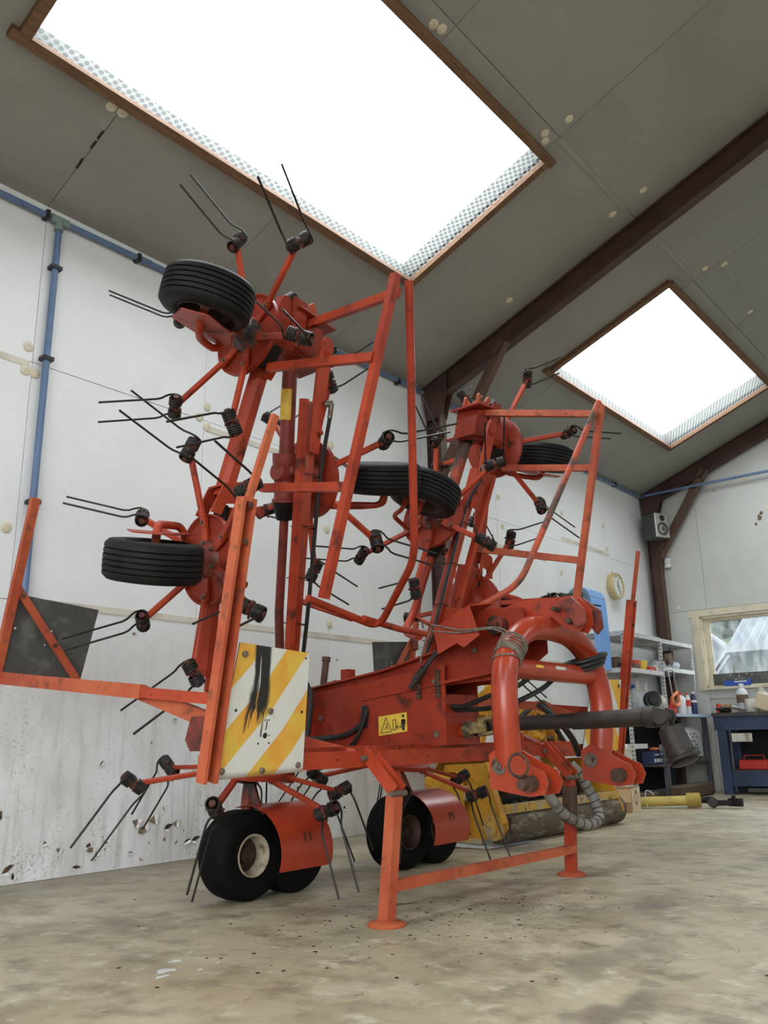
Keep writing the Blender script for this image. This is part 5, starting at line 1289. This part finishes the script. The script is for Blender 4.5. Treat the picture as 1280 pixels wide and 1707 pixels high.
shelf(9.33, 10.40, 1.895); shelf(10.41, 11.48, 1.885); shelf(9.33, 10.40, 1.475); shelf(10.41, 11.48, 1.535); shelf(9.33, 9.70, .62)
# things on the second shelf
def tub(nm, x, y, z, r, h, m, lab, cat, n=16):
    return solo(nm, MB().lathe((x, y, z), (0, 0, 1), [(r * .96, 0), (r, .006), (r, h - .008), (r * .94, h), (0, h)], n), m, lab, cat)
z2 = 1.476
tub('tape_roll', 9.42, 4.22, z2, .05, .06, 'black_plastic', 'dark tape roll at the front corner of the second shelf', 'tape')
tub('brown_tin', 9.52, 4.34, z2, .055, .14, 'brown_thing', 'small brown tin at the open end of the second shelf', 'tin')
tub('brown_jar', 9.64, 4.24, z2, .045, .15, 'brown_thing', 'round brown jar beside the red tape on the second shelf', 'jar')
tub('red_tape', 9.80, 4.24, z2, .075, .11, 'bright_red', 'red tape roll standing on the second shelf', 'tape')
tub('dark_dish', 9.70, 4.18, z2, .05, .06, 'brown_thing', 'low dark dish in front of the red tape', 'dish')
solo('yellow_carton', MB().cbox((9.985, 4.205, z2 + .066), (.13, .08, .10), .006, Matrix.Rotation(.3, 3, 'X') @ Matrix.Rotation(.3, 3, 'Z')), 'bright_yellow', 'bright yellow carton leaning on the second shelf', 'carton')
solo('red_pack', MB().cbox((10.17, 4.22, z2 + .026), (.19, .12, .05), .008), 'bright_red', 'flat red packet on the second shelf', 'packet')
solo('white_carton', MB().cbox((10.33, 4.24, z2 + .041), (.10, .12, .08), .006), 'white_plastic', 'small white carton beside the red packet', 'carton')
solo('parts_tray', MB().cbox((10.25, 4.46, z2 + .05), (.26, .18, .10), .01), 'clear_plastic', 'pale plastic parts tray at the back of the second shelf', 'tray')
mb = MB()
for k in range(9): mb.ball((10.62 + .08 * k, 4.30 + random.uniform(-.05, .05), 1.537 + .064), random.uniform(.055, .085), 8, 6, (1.1, 1, .7))
solo('plastic_bag', mb, 'clear_plastic', 'long clear bag of parts on the higher shelf by the window', 'bag')
solo('cable_spool', MB().lathe((10.42, 4.085, 1.62), (0, -1, 0), [(.0, 0), (.075, .0), (.08, .01), (.05, .014), (.05, .05), (.08, .054), (.075, .062), (0, .062)], 20), 'brown_thing', 'dark cable spool hung on the rack upright above the hacksaw', 'spool')
HS = thing('hacksaw', (10.52, 4.08, 1.13), 'hacksaw with orange handle hanging from the rack upright', 'saw')
part('frame', MB().tube(fillet([(10.50, 4.085, 1.18), (10.43, 4.085, 1.50), (10.60, 4.085, 1.50), (10.66, 4.085, 1.22)], .05), .009, 8), 'bar_steel', HS)
part('blade', MB().beam((10.505, 4.085, 1.20), (10.445, 4.085, 1.46), .003, .016, (1, 0, 0)), 'bar_steel', HS)
part('handle', MB().tube(fillet([(10.49, 4.085, 1.17), (10.67, 4.085, 1.24), (10.70, 4.085, 1.10), (10.60, 4.085, 1.06), (10.50, 4.085, 1.11)], .03), .018, 8, True), 'bright_orange', HS)

# blue paper roll on its wall holder
PR = thing('paper_roll', (9.07, 4.44, 2.0), 'blue paper towel roll with a long sheet hanging from the wall holder', 'paper roll')
part('holder', MB().bx(8.82, 8.84, 4.36, 4.65, 2.16, 2.32).bx(9.31, 9.33, 4.36, 4.65, 2.16, 2.32).bx(8.82, 9.33, 4.62, 4.655, 1.98, 2.34).tube([(8.73, 4.44, 2.24), (9.37, 4.44, 2.24)], .02, 10), 'speaker_grey', PR)
part('roll', MB().lathe((8.87, 4.44, 2.24), (1, 0, 0), [(.03, 0), (.15, 0), (.15, .40), (.03, .40)], 30, caps=False), 'roll_core', PR)
vs = []; nz = 12
for i in range(9):
    x = 8.87 + .40 * i / 8
    for k in range(4): a = pi / 2 + k * pi / 8; vs.append((x, 4.44 + .152 * math.cos(a), 2.24 + .152 * math.sin(a)))
    for k in range(nz + 1):
        t = k / nz; vs.append((x + .05 * t * (1 - i / 8 * .9), 4.288 + .012 * math.sin(i * 2.1 + 3 * t) * t - .01 * t, 2.24 - .80 * t + (0.02 * t if i in (2, 6) else 0)))
c_ = 4 + nz + 1
part('hanging_sheet', MB().add(vs, [(i * c_ + k, (i + 1) * c_ + k, (i + 1) * c_ + k + 1, i * c_ + k + 1) for i in range(8) for k in range(c_ - 1)]), 'paper_blue', PR)

# wall clock
CK = thing('wall_clock', (10.30, YW - .03, 2.42), 'round brass-rimmed wall clock above the shelving', 'clock')
c0 = V(10.30, YW - .002, 2.60)
part('case', MB().lathe(c0, (0, -1, 0), [(.165, 0), (.172, .02), (.172, .085), (.165, .095), (.150, .095), (.148, .080), (.12, .080)], 36), 'clock_brass', CK)
part('dial', MB().lathe(c0, (0, -1, 0), [(.15, .078), (.15, .0815), (0, .0815)], 36), 'white_face', CK)
mb = MB()
for k in range(12):
    a = pi * k / 6; q_ = c0 + V(.125 * math.sin(a), -.083, .125 * math.cos(a)); mb.beam(q_ - V(math.sin(a), 0, math.cos(a)) * .012, q_ + V(math.sin(a), 0, math.cos(a)) * .012, .008, .002, (0, 1, 0))
part('hour_marks', mb, 'black_print', CK)['kind'] = 'stuff'
part('hand', MB().beam(c0 + V(0, -.087, -.02), c0 + V(.0, -.087, .075), .012, .002, (0, 1, 0)), 'black_print', CK)
part('hand', MB().beam(c0 + V(-.01, -.089, .03), c0 + V(.055, -.089, -.10), .008, .002, (0, 1, 0)), 'black_print', CK)
part('hanger', MB().tube([c0 + V(.02 * math.cos(t), -.02, .18 + .02 * math.sin(t)) for t in [2 * pi * k / 12 for k in range(12)]], .004, 6, True), 'clock_brass', CK)

# loudspeaker on the corner column, alarm sensor below
SK = thing('loudspeaker', (11.36, 4.40, 3.36), 'grey and silver loudspeaker fixed high on the corner column', 'loudspeaker')
RZm = Matrix.Rotation(math.radians(-24), 3, 'Z'); sc_ = V(11.33, 4.40, 3.54)
part('cabinet', MB().cbox(sc_, (.26, .24, .36), .01, RZm), 'speaker_grey', SK)
def sf(a, b, dd=0): return sc_ + RZm @ V(-.132 - dd, a, b)
nrm = RZm @ V(-1, 0, 0)
nrm2 = RZm @ V(0, -1, 0)
def sf2(a, b, dd=0): return sc_ + RZm @ V(a, -.122 - dd, b)
part('front_panel', MB().cbox(sf2(0, 0, .008), (.25, .02, .35), .008, RZm), 'speaker_silver', SK)
part('woofer', MB().lathe(sf2(.0, -.05, .016), nrm2, [(.095, 0), (.095, .010), (.078, .012), (.070, .004), (.03, -.012), (.02, -.004), (0, 0)], 24), 'speaker_grey', SK)
part('woofer_cone', MB().lathe(sf2(.0, -.05, .012), nrm2, [(.068, .006), (.035, -.004), (.03, .006), (0, .008)], 20), 'brown_thing', SK)
part('tweeter', MB().lathe(sf2(.0, .105, .016), nrm2, [(.045, 0), (.045, .008), (.02, .004), (0, .010)], 18), 'black_plastic', SK)
solo('alarm_sensor', MB().cbox((XW1 - .03, 4.37, 3.06), (.05, .09, .16), .018).cbox((XW1 - .055, 4.37, 3.08), (.02, .06, .05), .008), 'white_plastic', 'small white alarm sensor on the end wall below the brace', 'sensor')

# ------------------------------------------------------------------ grinder table and what stands on it
GT = thing('grinder_table', (10.6, 4.30, 0), 'small steel table with pale blue edge under the shelving', 'table')
part('top', MB().bx(9.78, 11.48, 4.00, 4.60, .93, .965), 'table_white_blue', GT)
for lx, ly in ((10.02, 4.06), (9.84, 4.54), (11.42, 4.06), (11.42, 4.54)): part('leg', MB().beam((lx, ly, 0), (lx + (.02 if lx < 10.5 else 0), ly, .93), .055, .055, (0, 1, 0)), 'leg_grey', GT)
part('lower_shelf', MB().bx(9.80, 11.46, 4.04, 4.58, .36, .385), 'bench_top', GT)
part('back_panel', MB().bx(9.80, 11.46, 4.585, 4.60, .05, .93), 'dark_cloth', GT)
GR = thing('bench_grinder', (10.05, 4.14, .965), 'white and black bench grinder on the table', 'grinder')
part('motor', MB().lathe((9.98, 4.12, 1.10), (1, .15, 0), [(.05, 0), (.085, .02), (.085, .24), (.05, .26), (0, .26)], 20), 'dirty_white', GR)
part('wheel_guard', MB().lathe((9.92, 4.10, 1.12), (-.75, -.65, 0), [(.10, -.07), (.105, .0), (.095, .02), (.06, .012), (.05, .03), (0, .03)], 24), 'black_plastic', GR)
part('wheel_guard', MB().lathe((10.30, 4.16, 1.09), (.85, -.5, 0), [(.095, -.05), (.1, .0), (.085, .02), (.04, .012), (0, .02)], 22), 'dirty_white', GR)
part('base', MB().cbox((10.1, 4.14, .995), (.26, .18, .06), .012), 'dirty_white', GR)
part('tool_rest', MB().bx(9.84, 9.98, 3.98, 4.04, 1.02, 1.03), 'dark_steel', GR)
for xx, yy, rz in ((10.02, 4.32, 0), (10.22, 4.30, .5)): part('eye_shield', MB().box((xx, yy, 1.30), (.07, .008, .13), Matrix.Rotation(rz, 3, 'Y')), 'dirty_white', GR)
def bottle(nm, x, y, z, r, h, m, cm, lab, neck=.35):
    b = thing(nm, (x, y, z), lab, 'bottle')
    part('body', MB().lathe((x, y, z), (0, 0, 1), [(r * .9, 0), (r, .01), (r, h * .66), (r * .8, h * .76), (r * neck, h * .84), (r * neck, h * .9), (0, h * .9)], 16), m, b)
    part('cap', MB().lathe((x, y, z + h * .87), (0, 0, 1), [(r * .42, 0), (r * .42, h * .12), (0, h * .13)], 12), cm, b)
    return b
zt = .966
bottle('spray_bottle', 9.86, 4.50, zt, .06, .33, 'bright_blue', 'bright_blue', 'blue spray bottle behind the grinder')
bottle('spray_bottle', 10.16, 4.44, zt, .055, .36, 'white_plastic', 'bright_blue', 'white spray bottle with blue cap behind the grinder')
bottle('cleaner_bottle', 10.80, 4.10, zt, .055, .27, 'white_plastic', 'bright_red', 'white and red cleaner bottle on the table')
b = bottle('aerosol_can', 11.02, 4.10, zt, .038, .27, 'galv_white', 'bright_red', 'silver and red aerosol can on the table', .6)
part('label_band', MB().lathe((11.02, 4.10, zt + .10), (0, 0, 1), [(.0385, 0), (.0385, .08)], 16, caps=False), 'bright_red', b)
b = bottle('aerosol_can', 11.18, 4.08, zt, .040, .29, 'navy_box', 'white_plastic', 'navy blue aerosol can on the table by the window', .6)
part('label_band', MB().lathe((11.18, 4.08, zt + .15), (0, 0, 1), [(.0405, 0), (.0405, .03)], 16, caps=False), 'white_plastic', b)
solo('oil_can', MB().lathe((10.62, 4.16, zt), (0, 0, 1), [(.06, 0), (.06, .07), (.02, .13), (.008, .20), (0, .20)], 14), 'bright_red', 'small red oil can beside the hacksaw handle', 'oil can')
solo('power_tool', MB().cbox((10.46, 4.36, zt + .056), (.22, .10, .11), .02).tube([(10.56, 4.36, zt + .07), (10.64, 4.34, zt + .06)], .02, 8), 'dirty_white', 'grubby white power tool lying behind the grinder', 'power tool')
solo('tool_case', MB().beam((10.7, 4.38, zt + .02), (11.1, 4.32, zt + .05), .03, .03).beam((10.72, 4.46, zt + .17), (11.10, 4.40, zt + .19), .05, .05).cbox((10.95, 4.44, zt + .075), (.30, .16, .15), .02), 'black_plastic', 'black tool case at the back of the table under the bag shelf', 'tool case')
# under the table
BB = thing('parts_box', (9.98, 4.14, .385), 'navy blue printed parts box on the lower shelf', 'box')
part('carton', MB().cbox((9.98, 4.185, .459), (.36, .14, .145), .004), 'navy_box', BB)
mb = MB()
for k in range(4): mb.bx(9.82 + k * .085, 9.88 + k * .085, 4.1135, 4.1145, .41, .45)
part('picture_patch', mb, 'white_plastic', BB)['kind'] = 'stuff'
mb = MB()
for k in range(2): mb.bx(9.84 + k * .17, 9.97 + k * .17, 4.1135, 4.1145, .49, .50 + .012 * k)
part('lettering_strip', mb, 'white_plastic', BB)['kind'] = 'stuff'
solo('orange_cloth', MB().ball((10.05, 4.20, .556), .07, 9, 6, (1.4, .8, .33)), 'bright_orange', 'orange cloth lying on top of the navy parts box', 'cloth')
solo('grey_carton', MB().cbox((10.30, 4.16, .495), (.12, .12, .22), .005), 'galvanised', 'upright grey carton next to the navy parts box', 'carton')
bottle('glue_bottle', 10.44, 4.14, .385, .04, .28, 'dirty_white', 'bright_orange', 'slim bottle with orange cap on the lower shelf')
BG = thing('feed_sack', (11.12, 4.16, .385), 'white printed sack standing on the lower shelf by the corner', 'sack')
part('sack_body', MB().cbox((11.10, 4.16, .60), (.50, .18, .42), .06), 'white_plastic', BG)
mb = MB()
for i, j in ((0, 5), (1, 4), (2, 5), (0, 3), (2, 3), (3, 4), (1, 3), (3, 2), (2, 2)): mb.box((10.92 + i * .06, 4.069, .50 + j * .045), (.028, .002, .028))
for k, w in enumerate((.045, .045, .05, .05)):
    x = 10.92 + k * .062
    mb.box((x, 4.069, .53), (.010, .002, .06)); mb.box((x + .03, 4.069, .53), (.010, .002, .06)); mb.box((x + .015, 4.069, .555), (.03, .002, .010))
part('sack_print', mb, 'navy_box', BG)['kind'] = 'stuff'

# ------------------------------------------------------------------ blue workbench under the window
WB = thing('workbench', (11.26, 2.9, 0), 'dark blue wooden workbench below the end window', 'workbench')
part('top', MB().bx(10.95, 11.57, 1.8, 3.80, .925, .97), 'bench_top', WB)
part('apron', MB().bx(10.97, 11.0, 1.82, 3.78, .76, .925), 'bench_blue', WB)
for ly in (3.70, 2.60, 1.9): part('leg', MB().bx(10.975, 11.07, ly - .055, ly + .055, 0, .90), 'bench_blue', WB)
for ly in (3.70, 1.9): part('leg', MB().bx(11.46, 11.55, ly - .05, ly + .05, 0, .90), 'bench_blue', WB)
part('toe_board', MB().bx(11.0, 11.04, 1.9, 3.66, .10, .27), 'bench_blue', WB)
part('lower_shelf', MB().bx(11.02, 11.55, 1.88, 3.70, .265, .285), 'bench_top', WB)
part('back_panel', MB().bx(11.53, 11.56, 1.85, 3.76, .05, .92), 'dark_cloth', WB)
solo('red_toolbox', MB().cbox((11.2, 3.42, .345), (.16, .34, .12), .012).tube(fillet([(11.2, 3.54, .40), (11.2, 3.54, .455), (11.2, 3.30, .455), (11.2, 3.30, .40)], .03), .006, 6), 'bright_red', 'red toolbox on the shelf under the workbench', 'toolbox')
solo('vent_cover', MB().bx(10.955, 10.968, 3.34, 3.58, .62, .72).bx(10.94, 10.957, 3.38, 3.44, .64, .70), 'dirty_white', 'grubby white socket box below the bench apron', 'socket box')
tz = .971
b = bottle('water_bottle', 11.30, 3.50, tz, .07, .36, 'clear_plastic', 'white_plastic', 'clear plastic bottle on the bench under the blue tray')
part('dirty_band', MB().lathe((11.30, 3.50, tz + .12), (0, 0, 1), [(.0708, 0), (.0708, .10)], 16, caps=False), 'brown_thing', b)
bottle('white_jug', 11.32, 3.26, tz, .075, .30, 'dirty_white', 'dirty_white', 'short white jug on the bench at the frame edge', .5)
tub('paint_tub', 11.18, 3.37, tz, .07, .16, 'dirty_white', 'pale paint tub between the bottles on the bench', 'tub')
solo('wood_block', MB().cbox((11.1, 3.20, tz + .118), (.04, .16, .19), .004, Matrix.Rotation(.35, 3, 'X')), 'cardboard_pale', 'tilted pale wooden block on the bench', 'block')
solo('orange_carton', MB().cbox((11.25, 3.70, tz + .055), (.10, .10, .11), .005), 'cardboard', 'small tan carton at the end of the bench', 'carton')
solo('red_pot', MB().lathe((11.20, 3.775, tz), (0, 0, 1), [(.03, 0), (.03, .10), (.02, .12), (0, .12)], 14), 'bright_red', 'red capped pot at the bench corner', 'pot')
mb = MB(); mb.beam((11.02, 3.55, tz + .06), (11.06, 3.40, tz + .015), .04, .012, (1, 0, .3)); br_ = solo('perforated_strap', mb, 'bar_steel', 'perforated steel strap leaning on the bench edge', 'strap')
solo('bench_vice', MB().cbox((11.08, 3.66, tz + .035), (.12, .12, .07), .012).tube([(11.02, 3.66, tz + .04), (10.98, 3.74, tz + .05)], .014, 8), 'black_grease', 'small black vice at the bench corner', 'vice')
solo('steel_ruler', MB().bx(11.5, 11.515, 3.55, 3.98, 1.155, 1.17), 'bar_steel', 'thin steel rod propped along the wall below the sill', 'rod')
BT = thing('blue_tray', (11.58, 3.62, WZ0 - .018), 'bright blue plastic tool tray on the window sill', 'tray')
part('tray_body', MB().bx(11.56, 11.64, 3.46, 3.79, WZ0 - .017, WZ0 + .03).bx(11.56, 11.64, 3.66, 3.79, WZ0 + .03, WZ0 + .055).bx(11.56, 11.64, 3.46, 3.50, WZ0 + .03, WZ0 + .065), 'bright_blue', BT)
part('tray_liner', MB().bx(11.565, 11.635, 3.50, 3.66, WZ0 + .03, WZ0 + .045), 'white_plastic', BT)

# litter on the slab: paint spill, chips, straw
mb = MB()
for cx, cy, r in ((1.86, 2.48, .055), (1.80, 2.43, .03), (1.95, 2.56, .025), (2.02, 2.42, .012), (1.93, 2.40, .012), (2.06, 2.62, .01)):
    n = 11
    mb.plate([(cx + r * random.uniform(.35, 1.1) * math.cos(2 * pi * q / n), cy + r * .6 * random.uniform(.35, 1.1) * math.sin(2 * pi * q / n), .0008) for q in range(n)], (0, 0, .0008))
o = part('paint_spill', mb, 'white_plastic', fl); o['kind'] = 'stuff'
mb = MB()
for k in range(110):
    x, y = random.uniform(1.6, 5.2), random.uniform(1.0, 4.4); a = random.uniform(0, 6.3); l = random.uniform(.012, .05)
    mb.beam((x, y, .0025), (x + l * math.cos(a), y + l * math.sin(a), .0025), .0022, .0022)
o = part('straw', mb, 'straw_bits', fl); o['kind'] = 'stuff'
mb = MB()
for k in range(150):
    x, y = random.gauss(3.1, .55), random.gauss(2.35, .4); r = random.uniform(.003, .011); n = 6
    mb.plate([(x + r * random.uniform(.5, 1.1) * math.cos(2 * pi * q / n), y + r * random.uniform(.5, 1.1) * math.sin(2 * pi * q / n), .0008) for q in range(n)], (0, 0, .0008))
o = part('oil_spots', mb, 'black_grease', fl); o['kind'] = 'stuff'
